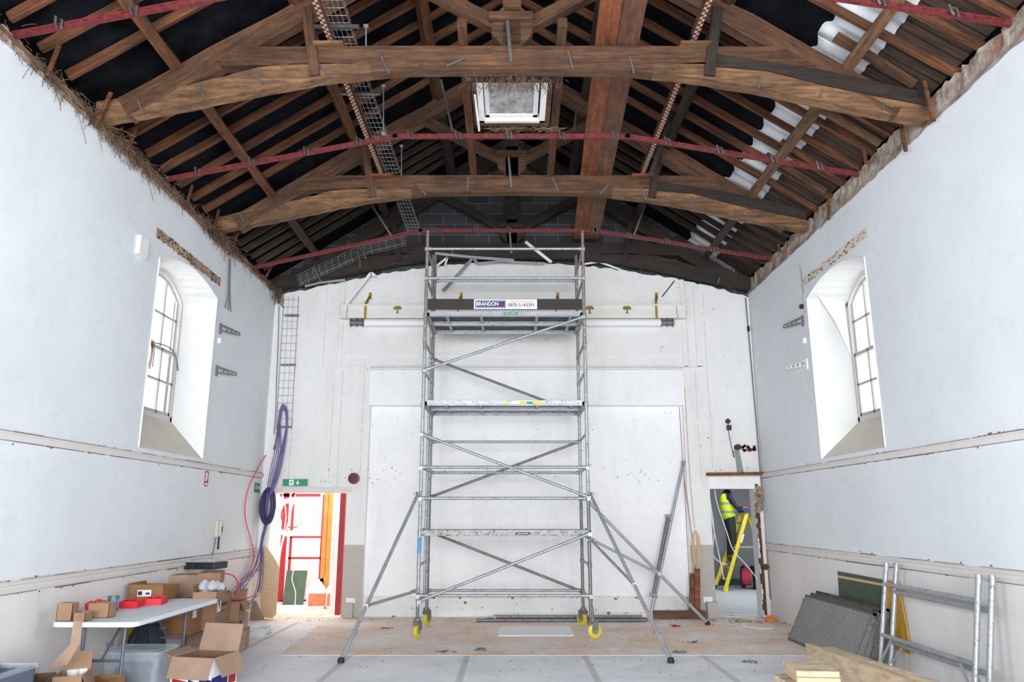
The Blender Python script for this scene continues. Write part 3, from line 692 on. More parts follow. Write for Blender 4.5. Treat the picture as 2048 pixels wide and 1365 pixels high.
# wire basket tray
def basket(name, pts, wv, hv, label, cross=.1, nl=5, parent=None):
    pts = [Vector(p) for p in pts]; wv = Vector(wv); hv = Vector(hv); m = M(); r = .003
    for k in range(nl): m.tube([p+wv*(k/(nl-1)-.5) for p in pts], r, 5)
    for e in (-.5, .5): m.tube([p+wv*e+hv for p in pts], r, 5)
    for a, b in zip(pts, pts[1:]):
        n = max(1, int((b-a).length/cross))
        for k in range(n):
            p = a+(b-a)*(k+.5)/n; m.tube([p-wv/2+hv, p-wv/2, p+wv/2, p+wv/2+hv], r, 5)
    o = m.obj(name, m_alu, parent)
    if label: tag(o, label, 'cable tray')
    return o
ct = thing('cable_tray', 'wire basket cable tray running back under the roof, left of centre', 'cable tray', (-1.87, 9, 6.75))
basket('basket_run', [(-1.80, 5.2, 6.74), (-1.85, 8, 6.76), (-1.82, 10.5, 6.77), (-1.75, 12.75, 6.6)], (.22, 0, 0), (0, 0, .055), None, .12, 5, ct)
for (x, y, Y) in ((686, 76, 7.0), (712, 181, 8.3), (700, 0, 6.3)):
    p = P(x, y, Y=Y); m = M(); m.b2((-2.1, p.y-.02, 6.72), (-1.62, p.y+.02, 6.745)); m.obj('bracket', m_steel, ct)
c2 = thing('cable_tray', 'wire basket cable tray sloping down to the far left corner', 'cable tray', (-3, 12.9, 6))
a, b, c = P(812, 482, Y=12.8), P(735, 500, Y=12.85), P(596, 565, Y=12.95)
basket('basket_run', [a, b, c], (0, -.2, 0.1), (0, 0, .05), None, .12, 6, c2)
for x, y in ((722, 500), (632, 545)):
    p = P(x, y, Y=12.75); m = M(); m.bar(p+Vector((-.05, 0, .1)), p+Vector((.1, -.02, -.17)), .035, .03); m.obj('bracket', m_steel, c2)
c3 = thing('cable_tray', 'vertical wire basket tray on the far wall in the left corner', 'cable tray', (-4.03, 13.25, 4.4))
basket('basket_run', [(-4.06, 13.24, 5.6), (-4.03, 13.24, 3.14)], (.27, 0, 0), (0, .03, 0), None, .13, 4, c3)
for z in (5.22, 4.3, 3.18):
    m = M(); m.b2((-4.16, 13.25, z), (-3.9, 13.29, z+.03)); m.obj('bracket', m_steel, c3)
for x, y0, y1, Y, lb in ((732, 52, 140, 7.25, 'before'), (767, 172, 268, 8.9, 'behind'), (803, 292, 356, 10.6, 'beyond')):
    p, q = P(x, y0, Y=Y), P(x, y1, Y=Y); t = M(); t.cyl(p, q, .008, 6); t.box(p, (.05, .04, .02))
    t.box(q, (.05, .04, .02))
    tag(t.obj('threaded_rod', m_alu), {'before': 'thin steel rod hanging at the nearest arched truss, left of centre', 'behind': 'thin steel rod hanging just behind the nearest arched truss beside the basket tray', 'beyond': 'thin steel rod hanging over the middle arched truss'}[lb], 'rod')
# flat iron hangers from upper purlins
for x0, y0, x1, y1, Y, lb in ((882, 160, 905, 262, 9.2, 'flat iron bar slanting left of the skylight'), (1152, 225, 1148, 262, 9.6, 'short flat iron bar right of the skylight'), (740, 405, 783, 472, 12.0, 'thin iron bar slanting beyond the middle truss, left'), (1290, 412, 1268, 470, 12.0, 'thin iron bar slanting beyond the middle truss, right'), (1360, 180, 1300, 352, 9.8, 'dark slanting post on the right between the two arched trusses')):
    m = M(); m.bar(P(x0, y0, Y=Y), P(x1, y1, Y=Y), .03 if Y != 9.8 else .06, .03, up=(0, 1, 0)); tag(m.obj('iron_bar' if Y != 9.8 else 'timber_post', m_steel if Y != 9.8 else m_rafterd), lb, 'bar' if Y != 9.8 else 'post')
# short lath hangers along the eaves
LH = [(-1, (95, 152), (118, 90)), (-1, (190, 255), (222, 185)), (-1, (260, 290), (272, 255)), (-1, (372, 415), (385, 370)), (-1, (428, 460), (438, 420)), (-1, (466, 500), (475, 465)), (-1, (528, 562), (545, 530)), (-1, (557, 585), (563, 550)),
      (1, (1868, 243), (1848, 162)), (1, (1812, 303), (1802, 248)), (1, (1732, 328), (1726, 292)), (1, (1657, 440), (1659, 397)), (1, (1562, 505), (1556, 488)), (1, (1484, 575), (1480, 540))]
OL = ['nearest', 'second nearest', 'third', 'fourth', 'fifth', 'sixth', 'seventh', 'farthest']; OR = ['nearest', 'second nearest', 'third', 'fourth', 'fifth', 'farthest']
for k, (s, a, b) in enumerate(LH):
    p = P(*a, X=s*(W-.07)); q = P(*b, Y=p.y)
    m = M(); m.bar(p, q, .035, .022, up=(0, 1, 0))
    tag(m.obj('lath_hanger', m_rafter), 'short upright brown lath at the %s eaves, %s one from the camera' % ('left' if s < 0 else 'right', OL[k] if s < 0 else OR[k-8]), 'lath')
# straw-like debris along the left wall head
random.seed(11); m = M()
for k in range(2300):
    y = random.choice([random.uniform(5.2, 13.2), random.uniform(6, 11.3), random.gauss(7.7, .5), random.gauss(10.6, .35)])
    y = min(13.2, max(4.6, y)); x = -W+random.uniform(0, .06); z = ZT+random.gauss(.02, .05)
    L = random.uniform(.04, .14) if random.random() < .95 else random.uniform(.15, .35)
    a = random.uniform(-1.2, 1.2); pts = [Vector((x, y, z))]
    d = Vector((random.uniform(.0, .5), math.sin(a), random.uniform(-1.1, .5))).normalized()
    for j in range(3):
        d = (d+Vector((0, random.uniform(-.3, .3), -.25))).normalized(); q = pts[-1]+d*L/3; q.x = max(q.x, -W+.006); pts.append(q)
    m.tube(pts, random.uniform(.0015, .004), 3)
for k in range(26):
    y = 5+8.2*k/26; m.box((-W+.01, y, ZT+.02), (.07, .33, random.uniform(.03, .07)), rx=random.uniform(-.1, .1), ry=random.uniform(-.3, .3))
for k in range(60):
    y = 13.1+random.uniform(-.1, .1); m.tube([(-W+random.uniform(.02, .15), y, 5.6+random.uniform(-.1, .15)), (-W+random.uniform(.02, .2), y+.05, 5.5+random.uniform(-.15, .15))], .005, 3)
tag(m.obj('lath_debris', m_straw), 'tangle of straw and broken lath hanging along the top of the left wall', 'debris', None, 'stuff')
random.seed(12); m = M()
for k in range(260):
    x = random.gauss(0, .28); y = random.uniform(7.2, 7.5); L = random.uniform(.03, .13); z = 6.33
    if abs(x) > .6: continue
    m.tube([(x, y, z), (x+random.uniform(-.03, .03), y, z-L*.5), (x+random.uniform(-.05, .05), y, z-L)], random.uniform(.0015, .004), 3)
for k in range(60):
    x = random.uniform(-.3, .6); y = 8.68; z = 6.5; m.tube([(x, y, z), (x+random.uniform(-.15, .15), y, z-random.uniform(.02, .12)), (x+random.uniform(-.2, .2), y, z-.02)], .002, 3)
tag(m.obj('cobwebs', m_straw), 'dusty cobwebs and fibres hanging round the skylight', 'cobwebs', None, 'stuff')
# bent strips of ceiling trim still fixed along the top of the far wall
SCR = [([(693, 608), (742, 546), (750, 552)], .05, m_white, 'bent white trim strip hanging at the left of the far wall top'), ([(610, 573), (640, 566), (690, 560)], .04, m_alu, 'white tube lying along the top edge of the far wall, far left'),
       ([(886, 582), (946, 516), (955, 527)], .05, m_grey, 'grey metal strip slanting behind the scaffold tower, left'), ([(866, 538), (895, 515), (890, 532)], .035, m_white, 'short folded white strip behind the top left of the scaffold'),
       ([(1051, 484), (1103, 525)], .055, m_white, 'white strip leaning over the top edge of the far wall, middle'), ([(1165, 529), (1198, 524), (1236, 538), (1270, 553)], .035, m_white, 'long kinked white strip right of the scaffold top'),
       ([(1324, 594), (1349, 562)], .02, m_black, 'thin dark strip on the far wall near the right end'), ([(870, 507), (935, 514), (1028, 521)], .05, m_alu, 'loose aluminium tube behind the top of the scaffold'), ([(955, 527), (1000, 523), (1090, 527)], .03, m_alu, 'thin metal edge strip along the centre of the far wall top')]
for k, (pts, w, mt, lb) in enumerate(SCR):
    m = M(); q = [P(*p, Y=(13.285 if k in (5, 6) else 13.1)+.004*(k % 3)) for p in pts]
    for a, b in zip(q, q[1:]): m.bar(a, b, .012, w, up=(0, 0, 1)); 
    tag(m.obj('metal_strip', mt), lb, 'metal strip')

# ================================================================== THE SCAFFOLD TOWER
YF, YB, XL, XR = 11.15, 12.35, -1.33, 1.11
sc = thing('scaffold_tower', 'tall aluminium scaffold tower on yellow castors, standing in the middle of the hall', 'scaffold tower', (-.1, 11.75, 0))
RP = .0255
rungs = [.52, .98, 1.42, 1.92, 2.36, 2.86, 3.28, 3.8, 4.25, 4.66, 5.26, 5.74]
def upright(x, y, z0, z1, sect):
    # a standard with its spigot collars
    m = M(); m.cyl((x, y, z0), (x, y, z1), RP, 14)
    for z in sect: m.cyl((x, y, z-.03), (x, y, z+.03), RP+.006, 14)
    return m
tops = [(.17, 2.0, m_alu), (2.0, 4.12, m_alu), (4.12, 5.15, m_alurust), (5.15, 6.0, m_alurust)]
for x, nm in ((XL, 'L'), (XR, 'R')):
    for k, (z0, z1, mt) in enumerate(tops):
        if nm == 'R' and k == 0: mt = m_aludk
        for y in (YF, YB):
            if y == YB and k == 3: z1 = 6.02
            m = upright(x, y, z0, z1, [z for z in rungs if z0 < z < z1]); m.cyl((x, y, z1-.02), (x, y, z1+.05), RP-.004, 12)
            m.obj('upright', mt if not (y == YB and k == 0) else m_aludk, sc, smooth=True)
    for z in rungs:
        m = M(); m.cyl((x, YF, z), (x, YB, z), .02, 12); m.obj('rung', m_alu if z < 4.2 else m_alurust, sc, smooth=True)
# climbing ladder built into the left frame
lad = M()
for y in (11.92, 12.22):
    lad.cyl((XL, y, .42), (XL, y, 4.1), .02, 12)
for z in [.55+.28*k for k in range(13)]: lad.cyl((XL, 11.92, z), (XL, YB, z), .014, 10)
lad.obj('ladder_section', m_alu, sc, smooth=True)
lad = M(); lad.cyl((XL, 12.0, 4.15), (XL, 12.0, 5.95), .02, 12)
for z in [4.3+.28*k for k in range(6)]: lad.cyl((XL, 12.0, z), (XL, YB, z), .014, 10)
lad.obj('ladder_section', m_alurust, sc, smooth=True)
def rail(name, a, b, mat=None, r=.021):
    m = M(); a = Vector(a); b = Vector(b); m.cyl(a, b, r, 12); d = (b-a).normalized()
    for p, q in ((a, 1), (b, -1)):
        m.cyl(p-d*q*.01, p+d*q*.07, r+.008, 10); m.box(p+Vector((0, -.012, -.012)), (.055, .05, .05))
    return m.obj(name, mat or m_alu, sc, smooth=True)
f, b_ = YF-.04, YB+.04
for z, y in ((5.74, f), (5.26, f), (2.36, f), (1.915, f), (.57, f), (2.85, b_), (2.35, b_), (.52, b_), (5.62, b_)): rail('guard_rail', (XL, y, z), (XR, y, z))
for a, b in (((XL+.02, f-.04, 3.8), (XR-.02, f-.04, 4.63)), ((XL, f-.04, 2.84), (XR, f-.04, 1.93)), ((XL+.03, f-.04, .5), (XR-.0, f-.04, 1.42)),
             ((XL, b_, 4.24), (XR, b_, 3.32)), ((XR, b_+.04, 2.86), (XL, b_+.04, 1.96)), ((XL, b_, 1.42), (XR, b_, .5))): rail('diagonal_brace', a, b, m_aludk if a[1] > 12 else m_alu)
# decks
def deck(z, y0, w, nm, stick=True, mat=m_alu):
    d = thing_part(nm, (0, y0, z)); x0, x1 = XL-.0, XR+.0; t = .085
    m = M(); m.b2((x0, y0, z-t), (x1, y0+.03, z)); m.b2((x0, y0+w-.03, z-t), (x1, y0+w, z)); m.b2((x0, y0, z-t+.01), (x1, y0+.045, z-t+.02))
    m.b2((x0+.02, y0, z-t), (x0+.06, y0+w, z-.02)); m.b2((x1-.06, y0, z-t), (x1-.02, y0+w, z-.02))
    m.mat(1); m.b2((x0+.03, y0+.03, z-.022), (x1-.03, y0+w-.03, z-.006)); m.mat(0)
    for x in (x0+.32, x0+.85, x1-.72, x1-.2): m.b2((x-.022, y0+.03, z-t+.02), (x+.022, y0+w-.03, z-.025))
    for x in (x0, x1):
        for yy in (y0+.06, y0+w-.06): m.tube([(x-.03*(1 if x < 0 else -1), yy, z-.02), (x, yy, z+.01), (x, yy, z-.03)], .016, 8)
    o = m.obj(nm, [mat, m_ply], sc, bevel=.003)
    return o
def thing_part(n, l): return None
dk = deck(4.745, YF+.02, .575, 'platform_deck'); dk2 = deck(4.745, YF+.61, .575, 'platform_deck')
dk3 = deck(3.36, YF+.02, .575, 'platform_deck'); dk4 = deck(3.36, YF+.61, .575, 'platform_deck'); dk5 = deck(1.47, YF-.03, .6, 'platform_deck', mat=m_aludk)
def plate(name, x0, x1, z0, z1, y, mat, parent, th=.002): 
    m = M(); m.b2((x0, y-th, z0), (x1, y, z1)); return m.obj(name, mat, parent)
lb = M(); y = YF+.018; lb.b2((-.13, y-.002, 4.685), (.09, y, 4.725)); lb.mat(1); lb.text('Beta  Scaffold', (0, 0, 0), .030, lambda u, v: (u-.02, y-.003, 4.705+v))
lb.obj('maker_label', [m_green, m_signw], dk)
m = M(); y2 = YF+.608; m.b2((-.30, y2-.002, 4.675), (-.02, y2, 4.70)); m.mat(1); m.b2((.18, y2-.002, 4.672), (.44, y2, 4.70)); m.obj('sticker', [m_signw, m_cyan], dk2)
m = M(); y = YF+.018
for k, (x0, x1, c) in enumerate(((-.13, -.05, 0), (.10, .22, 0), (.30, .46, 0), (-.02, .10, 1), (.22, .31, 2))):
    m.mat(c); m.prism([(x0, y, 3.295), (x1-.03, y, 3.295), (x1, y, 3.345), (x0+.03, y, 3.345)] if c == 0 else [(x0, y, 3.30), (x1, y, 3.30), (x1, y, 3.338), (x0, y, 3.338)], (0, -.002-.0005*c, 0))
m.obj('sticker', [m_yellow, m_signw, m_green], dk3)
lb = M(); y = YF-.032; lb.b2((.05, y-.002, 1.40), (.26, y, 1.44)); lb.mat(1); lb.text('Beta Scaffold', (0, 0, 0), .028, lambda u, v: (u+.155, y-.003, 1.42+v)); lb.obj('maker_label', [m_ink, m_signw], dk5)
# toe board with the hire sign
m = M(); m.b2((XL+.03, YF-.035, 4.755), (XR-.03, YF-.017, 4.925)); m.mat(1); m.b2((XL+.01, YF-.04, 4.75), (XL+.03, YF-.01, 4.93)); m.b2((XR-.03, YF-.04, 4.75), (XR-.01, YF-.01, 4.93))
toe = m.obj('toe_board', [m_toe, m_aludk], sc)
m = M(); m.b2((XL+.1, YB-.0, 4.755), (XR-.1, YB+.018, 4.905)); m.obj('toe_board', m_toe, sc)
m = M(); y = YF-.036; x0, x1, z0, z1 = -.585, .385, 4.762, 4.918
m.b2((x0, y-.004, z0), (x1, y, z1)); y -= .004
m.mat(1); m.b2((x0+.02, y-.001, z0+.018), (x0+.49, y, z1-.018)); m.mat(0); m.b2((x0+.03, y-.0015, z0+.028), (x0+.48, y, z1-.028)); m.mat(1); m.b2((x0+.034, y-.002, z0+.032), (x0+.476, y, z1-.032))
m.mat(0); m.text('BRANDON', (0, 0, 0), .086, lambda u, v: (x0+.036+u*1.0, y-.003, 4.84+v), sx=.80, align='LEFT')
for dx, dz in ((.0015, .001), (-.0015, .001), (0, -.0015)): m.text('BRANDON', (0, 0, 0), .086, lambda u, v: (x0+.036+dx+u, y-.0031-dx*.01, 4.84+dz+v), sx=.80, align='LEFT')
m.mat(2); m.text('Hire', (0, 0, 0), .07, lambda u, v: (x0+.372+u, y-.003, 4.84+v), sx=.72, align='LEFT')
m.mat(2); m.text('www.brandonhire.co.uk', (0, 0, 0), .046, lambda u, v: (x0+.73+u, y-.003, 4.885+v), sx=.86)
m.mat(3); m.text('0870 5143391', (0, 0, 0), .078, lambda u, v: (x0+.73+u, y-.003, 4.822+v), sx=.92)
for dx in (.001, -.001): m.text('0870 5143391', (0, 0, 0), .078, lambda u, v: (x0+.73+u+dx, y-.0031, 4.822+v+.0008), sx=.92)
m.obj('hire_sign', [m_signw, m_navy, m_red, m_ink], toe)
# blue sticker wrapped on the front left upright
m = M(); m.cyl((XL, YF, 1.15), (XL, YF, 1.36), RP+.003, 14); m.obj('blue_sticker', m_cyan, sc)
# castors
def castor(x, y, ang):
    m = M(); m.cyl((x, y, .24), (x, y, .42), .019, 10); m.cyl((x, y, .235), (x, y, .27), .045, 14)
    c, s_ = math.cos(ang), math.sin(ang); ox, oy = x+.03*c, y+.03*s_
    m.box((x, y, .225), (.10, .09, .02), rz=ang)
    for e in (-1, 1): m.box((ox-e*.035*s_, oy+e*.035*c, .165), (.085, .008, .13), rz=ang)
    m.box((x-.05*c, y-.05*s_, .2), (.04, .07, .05), rz=ang)
    k = m.obj('castor', m_aludk, sc, bevel=.003)
    w = M(); ax = Vector((-s_, c, 0)); o = Vector((ox, oy, .1)); n = 24
    prof = [(.02, -.02), (.08, -.018), (.097, -.012), (.1, 0), (.097, .012), (.08, .018), (.02, .02)]
    u = Vector((c, s_, 0)); vz = Vector((0, 0, 1)); b = []
    for r_, h_ in prof:
        for j in range(n):
            a = 2*math.pi*j/n; b.append(o+ax*h_+(u*math.cos(a)+vz*math.sin(a))*r_)
    w.add(b, [(i*n+j, i*n+(j+1) % n, (i+1)*n+(j+1) % n, (i+1)*n+j) for i in range(6) for j in range(n)]+[tuple(range(n))[::-1], tuple(6*n+j for j in range(n))])
    w.mat(1); w.cyl(o-ax*.024, o+ax*.024, .05, 16); w.cyl(o-ax*.045, o+ax*.045, .014, 8)
    w.obj('wheel', [m_yellow, m_grey], k, smooth=True)
castor(XL, YF-.02, 1.2); castor(XR+.02, YF-.02, .25); castor(XL+.0, YB, 1.1); castor(XR, YB, 2.3)
# stabilisers
def clamp(m, p): 
    p = Vector(p); m.cyl(p-Vector((0, 0, .025)), p+Vector((0, 0, .025)), RP+.012, 10); m.box(p+Vector((.045, -.01, 0)), (.06, .03, .035)); m.box(p+Vector((-.045, -.01, 0)), (.05, .025, .03)); return m
def stab(px, py, foot, zlow, t, ztop=1.98):
    a = Vector((px, py, ztop)); f_ = Vector(foot); d = (f_-a).normalized()
    m = M(); m.cyl(a, f_, .024, 12); m.cyl(a+(f_-a)*.86, f_, .028, 12); s_ = m.obj('stabiliser', m_alu, sc, smooth=True)
    m = M(); m.lathe([(.02, 0), (.04, .004), (.042, .03), (.03, .06), (.01, .065)], f_-Vector((0, 0, f_.z))); m.obj('rubber_foot', m_black, s_)
    m = M(); clamp(m, a); clamp(m, (px, py, zlow)); m.box(a+(f_-a)*.86, (.07, .05, .05)); m.obj('clamp', m_aludk, s_)
    m = M(); q = a+(f_-a)*t; m.cyl((px, py, zlow), q, .02, 10); m.box(q, (.05, .05, .05)); m.obj('strut', m_alu, s_, smooth=True)
stab(XL-.03, YF-.05, (-1.99, 9.35, .03), .63, .72); stab(XR+.02, YF-.05, (1.85, 9.35, .03), 1.33, .60); stab(XR+.03, YB, (3.06, 12.43, .03), 1.36, .62)

# ================================================================== FAR WALL FIXTURES
F = D-.003
# projection screen housing and roller
t = thing('projector_screen', 'long white wooden screen housing with a rolled white screen, high on the far wall', 'projector screen', (0, D-.1, 5.15))
m = M(); m.b2((-3.12, D-.16, 5.16), (3.16, D-.02, 5.40)); m.b2((-3.13, D-.19, 5.38), (3.17, D-.01, 5.41)); m.obj('housing_board', m_whiteboard, t, bevel=.004)
m = M(); m.cyl((-2.68, D-.09, 5.085), (2.70, D-.09, 5.085), .068, 20); m.obj('screen_roll', m_signw, t, smooth=True)
for s in (-1, 1):
    m = M(); x = s*2.82
    for q in (-.11, 0, .1): m.cyl((x+q-.008, D-.09, 5.085), (x+q+.008, D-.09, 5.085), .075, 18)
    m.cyl((x-.12, D-.09, 5.085), (x+.12, D-.09, 5.085), .05, 16); m.obj('roller_end', m_aludk, t, smooth=True)
    m = M(); m.bar((s*3.0, D-.165, 5.16), (s*2.98, D-.165, 5.41), .012, .004, up=(0, 1, 0)); m.obj('strap', m_grey, t)
for x in (-2.66, -.98, .80, 2.62):
    m = M(); big = abs(x) > 2
    m.b2((x-.02, D-.175, 5.15), (x+.02, D-.165, 5.46)); m.prism([(x-.02, D-.17, 5.42), (x+.02, D-.17, 5.42), (x+.06, D-.02, 5.62), (x+.02, D-.02, 5.62)], (0, .012, .0)); m.b2((x+.02, D-.02, 5.55), (x+.07, D-.005, 5.68))
    m.obj('brass_bracket', m_brass, t)
for x in (-2.08, .55+.86, 2.09):
    m = M(); z = 5.30
    for a in range(5):
        an = R(-60+30*a); m.lathe([(.005, -.004), (.03, -.003), (.03, 0), (.005, .002)], (x+.055*math.sin(an), D-.163, z+.02+.035*math.cos(an)), 'Y', 10)
    m.prism([(x-.012, D-.165, z-.06), (x+.012, D-.165, z-.06), (x+.02, D-.165, z+.03), (x-.02, D-.165, z+.03)], (0, .004, 0)); m.b2((x-.03, D-.166, z-.06), (x+.03, D-.162, z-.045))
    m.obj('gold_emblem', m_olive, t)
def lbl(o, l, c, g=None): return tag(o, l, c, g)
# signs
def person_icon(m, x, y, z, s):   # running-man pictogram
    m.lathe([(.001, -.001), (.018*s, 0), (.001, .001)], (x+.02*s, y, z+.075*s), 'Y', 10)
    for a, b, w in (((.005, .05), (-.01, -.01), .028), ((-.01, -.01), (.035, -.03), .016), ((.035, -.03), (.02, -.075), .014), ((-.01, -.01), (-.03, -.045), .016), ((-.03, -.045), (-.065, -.045), .014), ((.01, .045), (.05, .02), .012), ((.0, .045), (-.045, .03), .012), ((-.045, .03), (-.055, 0), .012)):
        m.bar((x+a[0]*s, y, z+a[1]*s), (x+b[0]*s, y, z+b[1]*s), .002, w*s, up=(0, 0, 1) if abs(a[0]-b[0]) > abs(a[1]-b[1]) else (1, 0, 0))
m = M(); m.b2((-3.98, D-.06, 2.17), (-3.56, D-.02, 2.285)); y = D-.061; m.mat(1); m.b2((-3.87, y-.001, 2.18), (-3.79, y, 2.275))
m.mat(0); person_icon(m, -3.83, y-.003, 2.225, .42)
m.mat(1); m.bar((-3.72, y-.002, 2.265), (-3.72, y-.002, 2.21), .002, .018, up=(1, 0, 0)); m.prism([(-3.755, y-.003, 2.225), (-3.72, y-.003, 2.185), (-3.685, y-.003, 2.225), (-3.70, y-.003, 2.232), (-3.72, y-.003, 2.21), (-3.74, y-.003, 2.232)], (0, .002, 0))
m.mat(1); person_icon(m, -3.83, y-.0, 2.225, .001)
lbl(m.obj('exit_sign', [m_green, m_signw]), 'green emergency exit sign with a down arrow above the left doorway', 'exit sign')
m = M(); p = P(514, 976, X=-W+.005); Y0, z0 = p.y-.0, p.z; X = -W+.004
m.b2((X-.003, 12.92, z0-.09), (X, 13.2, z0+.09)); m.mat(1)
for a in ((12.99, 13.03, -.04, .04), (12.97, 13.05, -.015, .015)): m.b2((X, a[0], z0+a[2]), (X+.002, a[1], z0+a[3]))
m.bar((X+.002, 13.08, z0), (X+.002, 13.14, z0), .002, .02, up=(0, 0, 1)); m.prism([(X+.001, 13.13, z0-.04), (X+.001, 13.18, z0), (X+.001, 13.13, z0+.04)], (.002, 0, 0))
m.bar((X+.002, 12.93, z0-.08), (X+.002, 13.19, z0-.08), .002, .008); m.bar((X+.002, 12.93, z0+.08), (X+.002, 13.19, z0+.08), .002, .008)
lbl(m.obj('wall_sign', [m_green, m_signw]), 'square green sign with a white cross and arrow near the left corner', 'sign')
m = M(); m.b2((X-.003, 10.80, 2.08), (X, 10.93, 2.29)); m.mat(1)
m.b2((X, 10.82, 2.15), (X+.002, 10.875, 2.27)); m.b2((X, 10.885, 2.18), (X+.002, 10.90, 2.26)); m.b2((X, 10.82, 2.095), (X+.002, 10.91, 2.12))
m.mat(0); m.lathe([(.012, 0), (.012, .001)], (X+.002, 10.848, 2.21), 'X', 10); m.b2((X+.002, 10.845, 2.16), (X+.003, 10.852, 2.25))
lbl(m.obj('fire_sign', [m_redpaint, m_signw]), 'small upright red and white fire equipment sign on the left wall', 'sign')
m = M(); m.lathe([(.07, -.05), (.095, -.045), (.1, -.0)], (-2.76, D-.0, 2.3), 'Y', 24); m.mat(1); m.lathe([(.02, -.062), (.07, -.06), (.078, -.045)], (-2.76, D, 2.3), 'Y', 24)
lbl(m.obj('alarm_sounder', [m_redpaint, m_black], smooth=True), 'round dark red alarm sounder on the far wall, above and right of the left doorway', 'alarm')
for x, z, lb in ((-2.72, .27, 'white double socket low on the pier right of the left doorway'), (3.30, .29, 'white socket low on the pier left of the right doorway')):
    m = M(); m.b2((x-.075, D-.022, z-.043), (x+.075, D, z+.043)); m.mat(1)
    for q in (-.04, .04): m.b2((x+q-.004, D-.024, z+.008), (x+q+.004, D-.022, z+.02)); m.b2((x+q-.012, D-.024, z-.012), (x+q-.006, D-.022, z-.006)); m.b2((x+q+.006, D-.024, z-.012), (x+q+.012, D-.022, z-.006))
    lbl(m.obj('wall_socket', [m_signw, m_ink], bevel=.003), lb, 'socket')
# fittings above the right doorway
m = M(); m.lathe([(.01, -.03), (.045, -.03), (.045, 0)], (3.83, D, 3.30), 'Y', 20); m.b2((3.80, D-.04, 3.14), (3.88, D, 3.23))
m.tube(smooth_pts([(3.83, D-.02, 3.26), (3.835, D-.02, 3.2)]), .006); m.tube(smooth_pts([(3.83, D-.012, 3.14), (3.85, D-.012, 2.95), (3.89, D-.012, 2.7)]), .006, 6); m.cyl((3.885, D-.012, 2.78), (3.895, D-.012, 2.66), .01, 8)
lbl(m.obj('alarm_fitting', m_black), 'black round fitting with a dangling wire high above the right doorway', 'fitting')
m = M(); m.cyl((3.96, D-.10, 2.84), (3.96, D+.0, 2.84), .05, 16); m.mat(1); m.prism([(3.91, D-.005, 2.83), (4.0, D-.005, 2.8), (4.06, D-.005, 2.36), (3.94, D-.005, 2.36)], (0, .004, 0))
lbl(m.obj('pipe_stub', [m_black, m_grey]), 'black open pipe stub with a grey stain below it, above the right doorway', 'pipe')
random.seed(8); m = M()
for k in range(22): m.box((4.04+.24*random.random(), D-.005, 2.83+random.uniform(-.05, .04)), (.05, .03, .035), ry=random.uniform(-1, 1))
lbl(m.obj('broken_masonry', m_brick), 'row of rusty broken holes beside the black pipe stub', 'damaged masonry')
m = M(); m.box((3.92, D-.08, 2.375), (1.06, .16, .05), ry=-.012); lbl(m.obj('shelf_board', m_orange, bevel=.004), 'red-brown rough shelf board over the right doorway', 'shelf')
m = M(); m.tube(smooth_pts([(4.30, D-.03, 5.58), (4.315, D-.03, 4.4), (4.33, D-.03, 3.2), (4.335, D-.03, 2.4), (4.335, D-.03, 1.3), (4.34, D-.04, .3)]), .012, 8); lbl(m.obj('conduit', m_gcable, smooth=True), 'thin grey conduit down the far right corner', 'conduit')
m = M(); m.b2((4.29, D-.05, 4.94), (4.33, D-.01, 5.04)); lbl(m.obj('junction_box', m_black), 'small black box on the conduit in the far right corner', 'junction box')
# ragged right jamb of the right doorway
random.seed(9); m = M()
for k in range(26):
    z = 2.16-k*.083; m.box((4.235+random.uniform(0, .03), D-.01, z), (.05+random.uniform(-.02, .03), .05, .085), ry=random.uniform(-.06, .06))
m.mat(1)
for k in range(16): m.box((4.26+random.uniform(-.02, .05), D-.03, 2.2-random.random()*.45), (.08, .06, .07), ry=random.uniform(-1, 1), rz=random.uniform(-.5, .5))
m.mat(2); m.b2((4.275, D-.04, 0), (4.34, D-.0, 1.75)); m.mat(0); m.lathe([(.01, -.08), (.05, -.075), (.055, -.03)], (4.30, D, .82), 'Y', 14)
lbl(m.obj('door_lining', [m_old, m_cork, m_trim]), 'splintered brown timber lining down the right side of the right doorway', 'door lining')
# ---- cables in the far left corner
def cable(name, paths, r, mt, label, n=6, k=6):
    m = M()
    for p in paths: m.tube(smooth_pts(p, k), r, n)
    return lbl(m.obj(name, mt, smooth=True), label, 'cable')
random.seed(21)
L = lambda x, y, Y=13.18: P(x, y, Y=Y)
loop = [[L(548-d*.3, 900, 13.2), L(555+d*.5, 862), L(559+d*.6, 830+d), L(566, 811+d*1.6), L(574-d*.6, 826+d), L(573-d*.5, 862), L(566-d*1.3, 905), L(556-d*1.4, 950), L(541-d*.6, 990, 13.1)] for d in (-1.5, 0, 1.5, 3, 4.5)]
loop += [[L(560, 850), L(552+e, 905), L(541+e, 955), L(534+e*.5, 1000, 13.1)] for e in (-3, 1, 5, 9)]
cable('cable_loop', loop, .0075, m_purple, 'purple cables looped up over the foot of the wall basket tray')
coil = []
for k in range(24):
    rx, rz = random.uniform(.05, .135), random.uniform(.20, .31); cx, cz, cy = -4.19+random.uniform(-.015, .015), 1.83+random.uniform(-.02, .02), D-.14+random.uniform(-.05, .05)
    coil.append([(cx+rx*math.cos(a*math.pi/6), cy, cz+rz*math.sin(a*math.pi/6)) for a in range(13)])
cable('cable_coil', coil, .009, m_purpled, 'thick hanging coil of dark purple cable beside the left doorway', k=3)
hang = []
